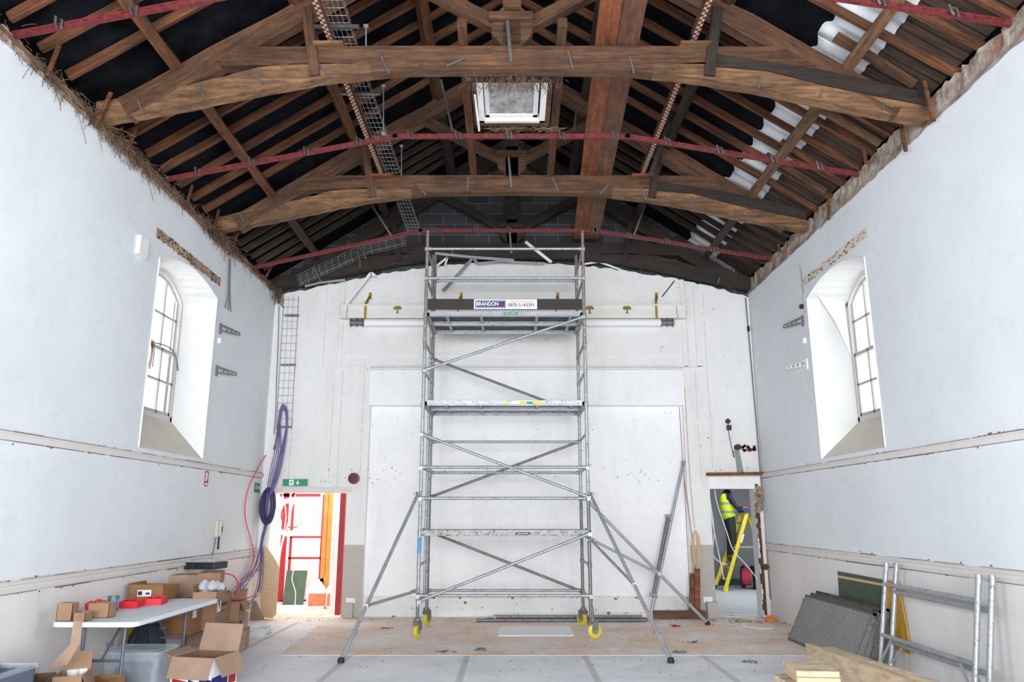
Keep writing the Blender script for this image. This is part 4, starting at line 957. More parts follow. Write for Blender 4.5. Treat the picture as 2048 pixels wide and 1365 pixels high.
for k in range(13):
    a = k/12; e = random.uniform(-1, 1)
    hang.append([L(536+e*3, 985), L(531+e*3, 1050), (-4.22+e*.02, D-.2, 1.3), (-4.28+.14*a, D-.3-.5*a*random.random(), .85), (-4.3+.25*a, D-.6-1.3*a, .5+.2*random.random()), (-4.28+.3*a, D-.9-1.6*random.random(), .35)])
for k in range(6):
    e = random.uniform(-1, 1); hang.append([L(533+e*4, 1050), (-4.19, D-.25, 1.2), (-4.14+e*.05, D-.33, .8), (-4.12+e*.06, D-.5, .45), (-4.2, D-.9, .3+.1*e), (-4.28, D-1.4, .4)])
cable('hanging_cable', hang, .0055, m_purple, 'fan of purple cables dropping from the coil to behind the cartons', k=5)
cable('floor_cable', [[(-3.98+.03*k, 11.3, .62-.02*k), (-3.93+.02*k, 11.25, .42), (-3.93+.014*k, 11.2, .2), (-3.97+.012*k, 11.15, .02)] for k in range(9)], .009, m_purple, 'bundle of purple cable ends standing on the floor behind the cartons')
cable('pink_cable', [[P(546, 888, X=-W+.03), P(520, 930, X=-W+.03), P(496, 980, X=-W+.03), P(490, 1030, X=-W+.03), P(500, 1075, X=-W+.04), P(508, 1110, X=-W+.05), P(500, 1140, X=-W+.1), P(478, 1170, X=-W+.2), P(463, 1195, X=-W+.3)]], .009, m_pink, 'long pink cable sweeping down the left wall to the cartons')
cable('pink_cable', [[P(443, 1147, Y=10.6), P(466, 1152, Y=10.7), P(477, 1170, Y=10.8), P(476, 1192, Y=10.8)]], .009, m_pink, 'short arch of pink cable rising from the black case')
cable('pink_cable', [[P(442, 1180, Y=10.5), P(455, 1195, Y=10.6), P(480, 1200, Y=10.9), P(505, 1193, Y=11.4), P(520, 1182, Y=12)]], .010, m_pink, 'pink cable lying over the cartons towards the chipboard')
cable('green_wire', [[L(558, 612), L(556, 690), L(553, 760), L(551, 830), L(548, 870, 13.2)]], .008, m_gcable, 'thin grey-green wire down the far left corner above the cables')
cable('grey_wire', [[(-W+.02, 10.95+d, 5.52), (-W+.03, 10.98+d, 5.2), (-W+.03, 11.02+d*1.5, 4.95), (-W+.04, 11.0+d*4, 4.72)] for d in (-.03, 0, .02, .035)], .007, m_gcable, 'bunch of grey wires dangling from the left wall head above the window')
coil = []
for k in range(7):
    r_ = random.uniform(.15, .21); coil.append([(-3.66+r_*math.cos(a*math.pi/6), 11.4+r_*1.05*math.sin(a*math.pi/6), .012+.014*k+.008*math.sin(a+k)) for a in range(13)])
cable('cable_coil', coil, .01, m_wcable, 'coil of white cable lying on the grey floor beside the cartons', k=3)
cable('floor_wire', [[P(x, y, Z=.008) for x, y in q] for q in ([(1455, 1262), (1468, 1250), (1500, 1247), (1470, 1256), (1452, 1270), (1475, 1283)], [(1485, 1253), (1520, 1258), (1546, 1258), (1540, 1264)], [(1450, 1233), (1490, 1236), (1520, 1240), (1545, 1243)])], .006, m_wcable, 'thin white wires strewn on the floor outside the right doorway')
random.seed(31)
# OSB sheet by the left door
def sheet_px(name, pts, Y, th, mt, label, cat, lean=0):
    q = [P(x, y, Y=Y) for x, y in pts]; m = M(); z1 = max(p.z for p in q)
    q = [p+Vector((0, lean*(p.z/z1-1), 0)) for p in q]
    m.prism(q, (0, th, 0)); o = m.obj(name, mt); return lbl(o, label, cat)
sheet_px('chipboard_sheet', [(527, 1233), (519, 1130), (524, 1098), (531, 1092), (546, 1112), (560, 1135), (556, 1228), (548, 1236)], 13.2, .018, m_osb, 'tall broken chipboard sheet leaning beside the left doorway', 'board', .12)
m = M(); m.prism([(-4.3, 13.0, 0), (-4.05, 13.0, 0), (-4.22, 13.0, .3), (-4.28, 13.0, .3)], (0, .015, 0)); lbl(m.obj('chipboard_piece', m_card2), 'small triangular offcut at the foot of the tall chipboard sheet', 'board')
# things on the left and right walls
m = M(); m.b2((-W, 8.22, 4.63), (-W+.05, 8.42, 4.86)); lbl(m.obj('wall_box', m_white, bevel=.004), 'small white blank box high on the left wall, near side of the window', 'wall box')
for s in (-1, 1):
    sn = 'left' if s < 0 else 'right'
    for z, nm in ((4.52 if s > 0 else 4.40, 'upper'), (3.86 if s > 0 else 3.76, 'lower')):
        t = thing('wall_bracket', '%s steel speaker bracket beside the %s window' % (nm, sn), 'bracket', (s*W, 10.86, z)); x = s*(W-.015)
        m = M(); m.b2((s*W, 10.84, z-.09), (s*(W-.02), 10.89, z+.07)); m.obj('back_plate', m_steel if nm == 'upper' or s < 0 else m_white, t)
        m = M(); y1 = 11.46; x0 = s*(W-.03); x1 = s*(W-.08)
        m.bar((x0, 10.9, z+.045), (x1, y1, z+.07), .016, .016); m.bar((x0, 10.9, z-.035), (x1, y1, z+.03), .016, .016)
        for q in (.25, .5, .75, 1.0): yy = 10.9+(y1-10.9)*q; xx = x0+(x1-x0)*q; m.bar((xx, yy, z-.035+.065*q), (xx, yy, z+.045+.025*q), .016, .016, up=(0, 1, 0))
        m.obj('arm', m_steel if nm == 'upper' or s < 0 else m_white, t)
    m = M(); m.b2((s*W, 10.82, 4.16), (s*(W-.04), 10.90, 4.24)); lbl(m.obj('wall_switch', m_signw, bevel=.003), 'tiny white box between the two steel brackets by the %s window' % sn, 'switch')
    random.seed(40+s); m = M(); x = s*(W-.004)
    for k in range(40):
        y = 8.66+2.06*k/40; j = lambda: random.uniform(-.012, .012)
        m.poly([(x, y, 5.0+.0*k+j()), (x, y+.0515, 5.0+j()), (x, y+.0515, 5.13+j()), (x, y, 5.13+j())])
    m.mat(1)
    for k in range(60): m.box((x, random.uniform(8.7, 10.7), 5.06+random.uniform(-.06, .06)), (.012, .04, .02))
    lbl(m.obj('lintel_strip', [m_cork, m_straw] if s < 0 else [m_sill, m_cork]), 'bare rough strip where a lintel shows above the %s window' % sn, 'lintel')
m = M(); x = W-.006; m.b2((x, 10.74, 4.9), (x+.005, 10.77, 5.3)); m.b2((x, 10.78, 4.6), (x+.005, 10.80, 5.4)); lbl(m.obj('wall_chase', m_taupe), 'narrow vertical chase in the plaster at the far side of the right window', 'wall chase')
m = M(); m.lathe([(.01, -.05), (.035, -.05), (.035, 0)], (W, 10.82, 4.72), 'X', 14); lbl(m.obj('round_fitting', m_black), 'small black round fitting above the upper bracket by the right window', 'fitting')
# loose lining board in the right window reveal
m = M(); a = [(4.77, 10.36, 4.66), (4.46, 10.5, 4.80), (4.62, 10.36, 4.35), (4.77, 10.33, 3.88)]
m.prism(a, (-.012, -.02, 0)); lbl(m.obj('loose_lining_board', m_white), 'white lining board hanging loose in the right window reveal', 'board')
m = M(); m.tube(smooth_pts([(-4.74, 9.65, 3.9), (-4.70, 10.0, 3.92), (-4.68, 10.2, 3.84), (-4.70, 10.38, 3.66)]), .008); lbl(m.obj('sash_cord', m_gcable), 'slack grey cord across the middle of the left window', 'cord')
m = M(); 
for q in (0, .03, .07): m.tube(smooth_pts([(-4.72, 9.55+q, 3.92), (-4.71, 9.58+q, 3.75), (-4.715, 9.54+q*1.6, 3.5+q)]), .006)
lbl(m.obj('frayed_rope', m_orange), 'frayed tan rope end hanging at the middle of the left window', 'rope')
# entry phone on the left wall
t = thing('wall_phone', 'beige wall handset with a black curly cord above the black case', 'telephone', (-W, 11.4, 1.5))
m = M(); m.b2((-W, 11.33, 1.36), (-W+.05, 11.5, 1.60)); m.obj('body', m_beige, t, bevel=.01)
m = M(); m.b2((-W+.05, 11.37, 1.38), (-W+.085, 11.43, 1.59)); m.mat(1); m.b2((-W+.085, 11.38, 1.43), (-W+.088, 11.42, 1.52)); m.obj('handset', [m_beige, m_black], t, bevel=.008)
m = M(); m.tube([(-W+.05+.012*math.cos(a*1.4), 11.4+.015*math.sin(a*1.4), 1.36-.0035*a) for a in range(50)], .006, 5); m.tube(smooth_pts([(-W+.02, 11.36, 1.36), (-W+.02, 11.3, 1.15), (-W+.02, 11.2, .98)]), .005, 5); m.obj('cord', m_black, t)
# poles, ropes and timber against the right of the stage infill
m = M(); m.cyl(P(1302, 1230, Y=13.1), P(1366, 930, Y=13.32), .025, 12); p = P(1366, 930, Y=13.32); m.cyl(p, p+Vector((.01, 0, .07)), .032, 12); lbl(m.obj('pole', m_alu, smooth=True), 'long aluminium pole leaning on the stage infill at the right', 'pole')
m = M(); m.cyl(P(1306, 1195, Y=13.0), P(1336, 1033, Y=13.25), .03, 12); m.box(P(1336, 1033, Y=13.25), (.08, .06, .06)); m.box(P(1307, 1190, Y=13.0), (.12, .06, .05)); lbl(m.obj('pole', m_aludk, smooth=True), 'shorter grimy aluminium tube leaning in front of the long pole', 'pole')
m = M(); X0 = 3.02; m.tube([(2.98, D-.02, 3.56), (3.0, D-.02, 2.2), (3.0, D-.03, .25)], .006, 6); m.tube([(3.0, D-.02, 2.3), (3.06, D-.03, 1.6), (3.1, D-.04, 1.0), (3.12, D-.05, .5)], .006, 6); lbl(m.obj('cord', m_brick), 'thin red-brown cord hanging beside the right edge of the stage', 'cord')
m = M()
for k in range(7):
    w = .03+.008*k; m.tube(smooth_pts([(3.13+w*math.sin(a*math.pi/4)*.9, D-.05-.006*k, 1.12+.30*math.cos(a*math.pi/4)) for a in range(9)], 4), .006, 6)
m.tube(smooth_pts([(3.09, D-.03, 3.9), (3.1, D-.03, 2.4), (3.13, D-.05, 1.45)]), .006, 6); lbl(m.obj('rope_hank', m_osb), 'hank of old rope hung on the pier left of the right doorway', 'rope')
m = M(); m.box((3.02, D-.1, .36), (.10, .03, .72), ry=.10); lbl(m.obj('timber_offcut', m_brplank), 'upright brown board offcut at the right corner of the stage, left one', 'timber')
m = M(); m.box((3.10, D-.13, .40), (.09, .03, .80), ry=.05); lbl(m.obj('timber_offcut', m_orange), 'upright orange-brown board offcut at the right corner of the stage, right one', 'timber')
m = M(); m.b2((2.35, D-.22, 0), (3.2, D-.12, .13)); lbl(m.obj('timber_baulk', m_brplank, bevel=.004), 'brown timber baulk on the floor at the right foot of the far wall', 'timber')
for k, (y, x0, x1) in enumerate(((12.75, -.62, 2.15), (12.88, -.45, 2.2), (12.81, -.3, 2.1))):
    m = M(); m.cyl((x0, y, .03 if k < 2 else .075), (x1, y, .03 if k < 2 else .075), .025, 12); m.box((x0+.02, y, .03 if k < 2 else .075), (.05, .05, .05)); lbl(m.obj('scaffold_tube', m_aludk, smooth=True), ['nearest aluminium tube lying on the floor behind the scaffold', 'rearmost aluminium tube lying on the floor behind the scaffold', 'aluminium tube lying on top of the other two behind the scaffold'][k], 'tube')
m = M(); m.prism([P(1000, 1254, Z=.006), P(1140, 1253, Z=.006), P(1148, 1273, Z=.006), P(996, 1273, Z=.006)], (0, 0, .008)); lbl(m.obj('white_board', m_signw), 'white rectangular board lying flat on the floor under the scaffold', 'board')
# rubbish on the floor
RUB = [(770, 1258, 'grey scrap of metal on the hardboard, left of the scaffold'), (1500, 1244, 'pile of dark rubbish outside the right doorway'), (1383, 1286, 'tiny dark offcut on the floor, right of the scaffold foot'), (1500, 1325, 'small bent black wire on the grey floor at the right'), (885, 1305, 'thin dark streak of debris on the floor left of centre'), (1366, 1306, 'small dark scrap near the edge of the hardboard, right'), (958, 1300, 'small scrap on the edge of the hardboard, centre left')]
for k, (x, y, lb) in enumerate(RUB):
    p = P(x, y, Z=.006); random.seed(60+k); m = M()
    for j in range(9 if k != 1 else 40): m.box(p+Vector((random.gauss(0, .05 if k != 1 else .25), random.gauss(0, .04 if k != 1 else .12), .004)), (random.uniform(.02, .1), .012, .008), rz=random.uniform(0, 3))
    lbl(m.obj('scrap', m_cork if k == 1 else m_steel), lb, 'scrap')
m = M(); p = P(1541, 1243, Z=.0); m.box(p+Vector((0, 0, .03)), (.14, .08, .06), rz=.3); m.box(p+Vector((.02, 0, .07)), (.05, .05, .03)); lbl(m.obj('orange_plug', plain('orange plastic', srgb(236, 130, 30), .5)), 'orange plastic fitting on the floor by the right wall', 'fitting')
m = M(); p = P(1350, 1253, Z=.006)
for k in range(6): m.box(p+Vector((random.uniform(-.08, .08), random.uniform(-.08, .08), .006)), (.1, .05, .008), rz=random.uniform(0, 3))
lbl(m.obj('pink_tape', m_pink), 'crumpled pink tape on the floor near the right stabiliser foot', 'tape')
random.seed(77); m = M()
for k in range(700):
    x = random.uniform(-4.2, 4.3); y = random.choice([random.uniform(8.5, 13.2), 13.2-abs(random.gauss(0, .25))]); a = random.uniform(.006, .022)
    m.box((x, y, .008), (a, a*random.uniform(.3, 1), .005), rz=random.uniform(0, 3))
tag(m.obj('floor_debris', m_cork), 'scattered crumbs of plaster and splinters all over the floor', 'debris', None, 'stuff')

# ================================================================== ROOM BEHIND THE LEFT DOORWAY
m_lobby = plaster('lobby wall paint', srgb(240, 226, 222), srgb(214, 170, 160), .6, True)
def slab(name, a, b, mt): m = M(); m.b2(a, b); return struct(m.obj(name, mt, center=False))
slab('wall_lobby_back', (-5.3, 15.75, 0), (-2.2, 15.85, 3.3), m_lobby); slab('wall_lobby_left', (-5.3, D+TW, 0), (-5.2, 15.75, 3.3), m_white); slab('wall_lobby_right', (-2.3, D+TW, 0), (-2.2, 15.75, 3.3), m_white)
m = M(); m.b2((-5.3, D+TW, 3.2), (-2.2, 15.85, 3.3)); struct(m.obj('ceiling_lobby', m_white, center=False))
def box_thing(name, bs, mt, label, cat, bevel=.003):
    m = M()
    for a, b in bs: m.b2(a, b)
    return lbl(m.obj(name, mt, bevel=bevel), label, cat)
fr = thing('glazed_frame', 'red-painted metal frame with cross rails behind the left doorway', 'frame', (-4, 15.3, 0))
Y = 15.3
def fpt(x, y): return P(x, y, Y=Y)
for nm, (x0, y0, x1, y1) in (('post', (560, 985, 571, 1205)), ('post', (578, 985, 582, 1205)), ('rail', (560, 988, 640, 994)), ('rail', (580, 1073, 641, 1077)), ('rail', (576, 1115, 641, 1119)), ('rail', (562, 1200, 622, 1204)), ('post', (640, 990, 643, 1200))):
    a, b = fpt(x0, y0), fpt(x1, y1)
    if nm == 'post': a.x, b.x = fpt(x0, 1100).x, fpt(x1, 1100).x
    m = M(); m.b2((a.x, Y, max(0, min(a.z, b.z))), (b.x, Y+.05, max(a.z, b.z))); m.obj(nm, m_redpaint, fr)
a, b = P(644, 1080, Y=14.5), P(661, 1080, Y=14.5)
box_thing('timber_post', [((a.x, 14.5, 0), ((a.x+b.x)/2-.003, 14.58, 2.3)), (((a.x+b.x)/2+.003, 14.51, 0), (b.x, 14.58, 2.3))], plain('orange post', srgb(206, 140, 70), .8, var=.15), 'double orange-brown timber post inside the left doorway', 'post')
a, b = P(666, 1080, Y=14.0), P(675, 1080, Y=14.0)
box_thing('door_frame', [((a.x, 14.0, 0), (b.x, 14.06, 2.2))], m_white, 'white upright door frame member inside the left doorway', 'door frame')
a, b = P(677, 1080, Y=13.66), P(688, 1080, Y=13.66)
box_thing('door_jamb', [((a.x, 13.64, 0), (b.x, 13.72, 2.06))], m_redpaint, 'dark red door jamb at the right edge of the left doorway', 'door jamb')
m = M(); a = P(568, 1145, Y=15.1); b = P(606, 1203, Y=15.1); m.prism([(a.x, 15.12, 0), (b.x, 15.12, 0), (b.x, 15.28, .62), (a.x, 15.28, .62)], (0, .02, 0)); lbl(m.obj('grey_board', m_greenboard), 'grey-green board leaning on the red frame behind the left doorway', 'board')
m_sack = plain('sack print', srgb(232, 128, 90), .6, var=.25, sc=9)
for k, (x, w, lb) in enumerate(((633, .36, 'left of two orange and white plaster sacks in the left doorway'), (668, .3, 'right of two orange and white plaster sacks, with a torn open top'))):
    p = P(x, 1208, Y=14.55); t = thing('plaster_sack', lb, 'sack', (p.x, 14.55, 0)); random.seed(80+k)
    m = M(); nz, na = 9, 20
    for i in range(nz):
        z = .44*i/(nz-1); f_ = (1.0 if 0 < i < nz-2 else .82 if i != nz-1 else .55)
        for j in range(na):
            a = 2*math.pi*j/na; c, s_ = math.cos(a), math.sin(a)
            m.v.append(Vector((p.x+w/2*f_*math.copysign(abs(c)**.6, c)*(1+random.uniform(-.03, .03)), 14.55+.12*f_*math.copysign(abs(s_)**.6, s_), z+(random.uniform(0, .05) if i == nz-1 else 0))))
    for i in range(nz-1):
        for j in range(na):
            m.f.append([i*na+j, i*na+(j+1) % na, (i+1)*na+(j+1) % na, (i+1)*na+j]); m.m.append(1 if 1 <= i < 5 and (13 <= j <= 18) else 0)
    m.f.append([(nz-1)*na+j for j in range(na)]); m.m.append(0)
    m.obj('sack_body', [m_signw, m_sack], t, smooth=True)
    m = M(); m.prism([(p.x-w*.3, 14.50, .42), (p.x+w*.3, 14.50, .42), (p.x+w*.38, 14.50, .55), (p.x-w*.1, 14.50, .50)], (0, .03, 0)); m.obj('torn_top', m_signw, t)
hoop = []
for k in range(5):
    r_ = .26+.02*k; c_ = P(578, 1035, Y=14.2); hoop.append([(c_.x+r_*math.cos(a*math.pi/6)*(.9+.02*k), 14.2+.02*k, c_.z+r_*math.sin(a*math.pi/6)) for a in range(13)])
hoop += [[P(565, 990, Y=14.2), P(572, 1030, Y=14.2), P(566, 1075, Y=14.2), P(556, 1120, Y=14.2)], [P(590, 990, Y=14.2), P(578, 1040, Y=14.2), P(562, 1100, Y=14.2), P(557, 1150, Y=14.2)]]
hoop += [[(c_.x, 14.2, c_.z+.3), (c_.x+.02, 14.2, 2.6), (c_.x, 14.2, 3.2)]]
cable('cable_coil', hoop, .010, m_wcable, 'white cable coil hanging inside the left doorway', k=4)
c_ = P(586, 1030, Y=14.6); cable('cable_coil', [[(c_.x+.22*math.cos(a*math.pi/6), 14.6, c_.z+.24*math.sin(a*math.pi/6)) for a in range(12)]], .012, m_redpaint, 'red cable hoop hanging inside the left doorway', k=4)
cable('door_wire', [[P(588, 1140, Y=15.09), P(584, 1160, Y=15.07), P(591, 1185, Y=15.05), P(590, 1207, Y=15.04), Vector((P(592, 1207, Y=15).x, 15.0, .01))]], .008, m_wcable, 'white wire hanging in front of the grey-green board')
# ================================================================== ROOM BEHIND THE RIGHT DOORWAY
m_store = plaster('store room paint', srgb(152, 154, 158), srgb(110, 110, 112), .5, True)
slab('wall_store_back', (2.6, 19.4, 0), (8, 19.5, 3.1), m_store); slab('wall_store_left', (2.6, D+TW, 0), (2.7, 19.4, 3.1), m_store); slab('wall_store_right', (7.6, D+TW, 0), (7.7, 19.4, 3.1), m_store); slab('ceiling_store', (2.6, D+TW, 3.0), (7.7, 19.5, 3.1), m_white)
m = M(); m.b2((2.7, 13.7, 0), (7.6, 19.4, .006)); struct(m.obj('floor_store', plain('pale store floor', srgb(206, 212, 218), .6, var=.05), center=False))
m = M(); m.b2((4.8, 19.1, 0.006), (7.6, 19.4, .14)); struct(m.obj('baseboard_store', m_greenboard))
YL = 17.9
ld = thing('step_ladder', 'yellow fibreglass step ladder with blue feet behind the right doorway', 'ladder', (5.3, YL, 0))
ap = P(1493, 1022, Y=YL); near, farp = YL-.22, YL+.2
fb = P(1447, 1183, Z=.006); xb = fb.x
for y in (near, farp):
    yb_ = y+(.06 if y == farp else -.06)
    beam('front_stile', (xb-(.0 if y == near else .10), yb_, .02), (ap.x-.05, y, ap.z-.03), .03, .085, m_yfib, ld, up=(1, 0, .2))
    beam('rear_stile', (ap.x+.62, yb_, .02), (ap.x+.06, y, ap.z-.05), .03, .06, m_yfib, ld, up=(1, 0, .2))
    m = M(); q = Vector((xb-(.0 if y == near else .10), yb_, .0)); m.box(q+Vector((.02, 0, .06)), (.10, .05, .1), ry=.25); m.obj('blue_foot' if y == farp else 'foot', m_blue if y == farp else m_yfib, ld)
for k in range(6):
    t_ = (k+1)/7; xq = xb-.05+(ap.x-.05-xb+.05)*t_; zq = .02+(ap.z-.05)*t_; m = M(); m.b2((xq-.04, near, zq-.012), (xq+.05, farp, zq+.012)); m.obj('step', m_alu, ld)
m = M(); m.b2((ap.x-.14, near-.05, ap.z-.05), (ap.x+.14, farp+.05, ap.z+.02)); m.b2((ap.x-.1, near-.0, ap.z+.02), (ap.x-.04, near+.04, ap.z+.05)); m.obj('blue_top', m_blue, ld, bevel=.01)
m = M(); zq = P(1490, 1095, Y=YL).z; m.b2((ap.x-.42, near-.02, zq-.01), (ap.x+.35, near+.01, zq+.02)); m.obj('spreader_bar', m_alu, ld); m = M(); m.b2((ap.x-.42, farp-.02, zq-.01), (ap.x+.35, farp+.01, zq+.02)); m.obj('spreader_bar', m_alu, ld)
m = M(); p = P(1480, 1060, Y=near-.03); m.box((ap.x-.22, near-.035, ap.z-.62), (.05, .004, .2), ry=.38); m.obj('label', m_signw, ld)
m = M(); m.cyl((ap.x+.03, YL-.1, ap.z+.02), (ap.x+.035, YL-.1, ap.z+.17), .012, 8); lbl(m.obj('screwdriver', m_red), 'red-handled tool standing on the blue top of the step ladder', 'tool')
# cable reel
for k, (x, y0, y1, YY, col, lb) in enumerate(((1492, 1125, 1172, 18.3, m_pink, 'reel of bright red cable standing on the floor behind the step ladder'),)):
    a = P(x, y0, Y=YY); r_ = .24; t = thing('cable_reel', lb, 'cable reel', (a.x, YY, 0)); cx = P(1497, 1150, Y=YY).x; cz = P(1497, 1150, Y=YY).z
    r_ = .26; cz = r_+.01
    ax = Vector((.86, -.5, 0)).normalized(); c_ = Vector((cx, YY, cz))
    for nm, a0, a1, rr, mt in (('flange', -.14, -.11, r_, m_black), ('flange', .11, .14, r_, m_cork), ('drum', -.11, .11, .24, m_pink)):
        m = M(); m.cyl(c_+ax*a0, c_+ax*a1, rr*(1 if nm == 'flange' else .8), 28); m.obj(nm, mt, t, smooth=True)
m = M(); p = P(1512, 1172, Y=18.0); m.lathe([(.17, 0), (.2, .5), (.21, .5), (.2, .52)], (5.72, 18.1, 0.006)); lbl(m.obj('black_bucket', m_black, smooth=True), 'black bucket standing right of the red cable reel', 'bucket')
wr = [[P(1418, 985, Y=13.5), P(1424, 1040, Y=13.5), P(1436, 1100, Y=13.5), P(1448, 1160, Y=13.45)], [P(1429, 980, Y=13.5), P(1435, 1010, Y=13.5), P(1452, 1060, Y=13.5), P(1466, 1100, Y=13.5), P(1492, 1130, Y=13.5), P(1520, 1165, Y=13.5)], [P(1420, 1000, Y=13.5), P(1428, 1060, Y=13.5), P(1426, 1108, Y=13.5), P(1440, 1125, Y=13.5), P(1455, 1130, Y=13.5)]]
cable('hanging_cable', wr, .009, m_wcable, 'slack white cables hanging in the right doorway')

# ---------------------------------------------------------------- the person on the step ladder
YP = 17.9
def q(x, y, dy=0): return P(x, y, Y=YP+dy)
pr = thing('person', 'person in a yellow high-visibility vest and dark clothes standing on a step ladder', 'person', (q(1462, 1128).x, YP, q(1462, 1128).z))
def skin(name, verts, edges, rad, mat, root=0, parent=pr, sub=2):
    c0 = Vector(verts[root]); me = bpy.data.meshes.new(name); me.from_pydata([Vector(v)-c0 for v in verts], edges, [])
    o = bpy.data.objects.new(name, me); C.objects.link(o); put(o, c0, parent); me.materials.append(mat)
    o.modifiers.new('skin', 'SKIN'); me_sk = me.skin_vertices[0].data if me.skin_vertices else None
    for i, r_ in enumerate(rad):
        me_sk[i].radius = r_ if isinstance(r_, tuple) else (r_, r_); me_sk[i].use_root = (i == root)
    s_ = o.modifiers.new('sub', 'SUBSURF'); s_.levels = sub; s_.render_levels = sub
    return o
SZ = q(1462, 1128).z                                # sole height
hip = q(1461, 1046); HX = hip.x
V = Vector
HZ = SZ+.93
pel = V((HX, YP, HZ)); wai = V((HX-.03, YP, HZ+.23)); che = V((HX-.06, YP, HZ+.50)); nek = V((HX-.02, YP, HZ+.72)); hd0 = V((HX+.02, YP, HZ+.80)); hd1 = V((HX+.03, YP, HZ+.92))
vv = [pel, wai, che, nek, hd0, hd1]; ee = [(0, 1), (1, 2), (2, 3), (3, 4), (4, 5)]; rr = [(.15, .14), (.135, .13), (.165, .15), (.06, .06), (.085, .08), (.085, .085)]
for sy in (-1, 1):
    b0 = len(vv)
    vv += [V((HX, YP+sy*.09, HZ-.08)), V((HX+.04*sy*-.3, YP+sy*.10, HZ-.46)), V((HX-.06, YP+sy*.10, SZ+.09)), V((HX+.06, YP+sy*.11, SZ+.045))]
    ee += [(0, b0), (b0, b0+1), (b0+1, b0+2), (b0+2, b0+3)]; rr += [.105, .075, .055, .045]
    b0 = len(vv); sh = V((HX-.03, YP+sy*.19, HZ+.60)); el = V((HX+.09, YP+sy*.25, HZ+.30)); wr_ = V((ap.x-.12, YP+sy*.10, ap.z+.08))
    vv += [sh, el, wr_]; ee += [(2, b0), (b0, b0+1), (b0+1, b0+2)]; rr += [.062, .047, .033]
m_body = plain('overall cloth', srgb(38, 38, 42), .9, var=.3)
def body_mat():
    m, nt, bs = nmat('clothed figure'); g = N(nt, 'ShaderNodeNewGeometry'); sp = N(nt, 'ShaderNodeSeparateXYZ'); nt.links.new(g.outputs['Position'], sp.inputs[0])
    mr = N(nt, 'ShaderNodeMapRange'); mr.inputs['From Min'].default_value = SZ; mr.inputs['From Max'].default_value = SZ+1.95; nt.links.new(sp.outputs[2], mr.inputs['Value'])
    r_ = N(nt, 'ShaderNodeValToRGB'); r_.color_ramp.interpolation = 'CONSTANT'; e = r_.color_ramp.elements
    st = [(0, srgb(88, 78, 64)), (.075, srgb(44, 44, 42)), (.50, srgb(36, 40, 56)), (.875, srgb(196, 140, 116))]
    while len(e) < 4: e.new(.5)
    for el_, (p_, c_) in zip(e, st): el_.position = p_; el_.color = (*c_, 1)
    nt.links.new(mr.outputs[0], r_.inputs[0]); nt.links.new(r_.outputs[0], bs.inputs['Base Color']); bs.inputs['Roughness'].default_value = .85; return m
skin('body', vv, ee, rr, body_mat())
def vest_mat():
    m, nt, bs = nmat('high visibility cloth'); g = N(nt, 'ShaderNodeNewGeometry'); sp = N(nt, 'ShaderNodeSeparateXYZ'); nt.links.new(g.outputs['Position'], sp.inputs[0])
    r_ = N(nt, 'ShaderNodeValToRGB'); r_.color_ramp.interpolation = 'CONSTANT'; e = r_.color_ramp.elements
    mr = N(nt, 'ShaderNodeMapRange'); mr.inputs['From Min'].default_value = HZ; mr.inputs['From Max'].default_value = HZ+.7; nt.links.new(sp.outputs[2], mr.inputs['Value'])
    yv, gv = srgb(206, 232, 30), srgb(150, 158, 140)
    st = [(0, yv), (.27, gv), (.36, yv), (.55, gv), (.64, yv)]
    while len(e) < 5: e.new(.5)
    for el_, (p_, c_) in zip(e, st): el_.position = p_; el_.color = (*c_, 1)
    nt.links.new(mr.outputs[0], r_.inputs[0]); nt.links.new(r_.outputs[0], bs.inputs['Base Color']); bs.inputs['Roughness'].default_value = .7; return m
skin('vest', [pel+V((-.02, 0, .03)), wai+V((-.01, 0, 0)), che+V((-.01, 0, 0)), V((HX-.04, YP, HZ+.66))], [(0, 1), (1, 2), (2, 3)], [(.20, .19), (.19, .175), (.20, .185), (.10, .12)], vest_mat())
for sy in (-1, 1):
    b = V((ap.x-.11, YP+sy*.10, ap.z+.075)); hv = [b, b+V((.06, 0, -.01))]; he = [(0, 1)]; hr = [.026, (.036, .02)]
    for k in range(4):
        n0 = len(hv); o_ = (-.03+.02*k); L_ = (.03, .036, .034, .026)[k]
        hv += [b+V((.085, o_, -.012)), b+V((.085+L_, o_, -.022)), b+V((.09+L_*1.3, o_, -.045))]; he += [(1, n0), (n0, n0+1), (n0+1, n0+2)]; hr += [.009, .0085, .0075]
    n0 = len(hv); hv += [b+V((.04, -sy*.035, -.005)), b+V((.07, -sy*.055, -.015))]; he += [(0, n0), (n0, n0+1)]; hr += [.011, .009]
    skin('hand', hv, he, hr, m_skin, sub=1)
m = M(); m.lathe([(.01, .10), (.05, .095), (.085, .06), (.098, 0), (.09, -.05), (.07, -.08)], (HX+.025, YP, HZ+.92), n=20); m.obj('hair', m_hair, pr, smooth=True)
m = M(); c_ = V((HX+.03, YP, HZ+.88)); m.prism([c_+V((.10, -.012, .02)), c_+V((.10, .012, .02)), c_+V((.125, .012, -.02)), c_+V((.125, -.012, -.02))], (-.02, 0, 0)); 
m.obj('nose', m_skin, pr)
for sy in (-1, 1):
    m = M(); m.lathe([(.001, -.008), (.011, 0), (.001, .008)], (HX+.115, YP+sy*.032, HZ+.905), 'X', 10); m.obj('eye', m_signw, pr, smooth=True)
    m = M(); m.lathe([(.004, -.012), (.03, -.006), (.026, .008), (.004, .012)], (HX+.02, YP+sy*.092, HZ+.88), 'Y', 12); m.obj('ear', m_skin, pr, smooth=True)
m = M(); m.box((HX+.112, YP, HZ+.835), (.012, .045, .008)); m.obj('mouth', m_brick, pr)

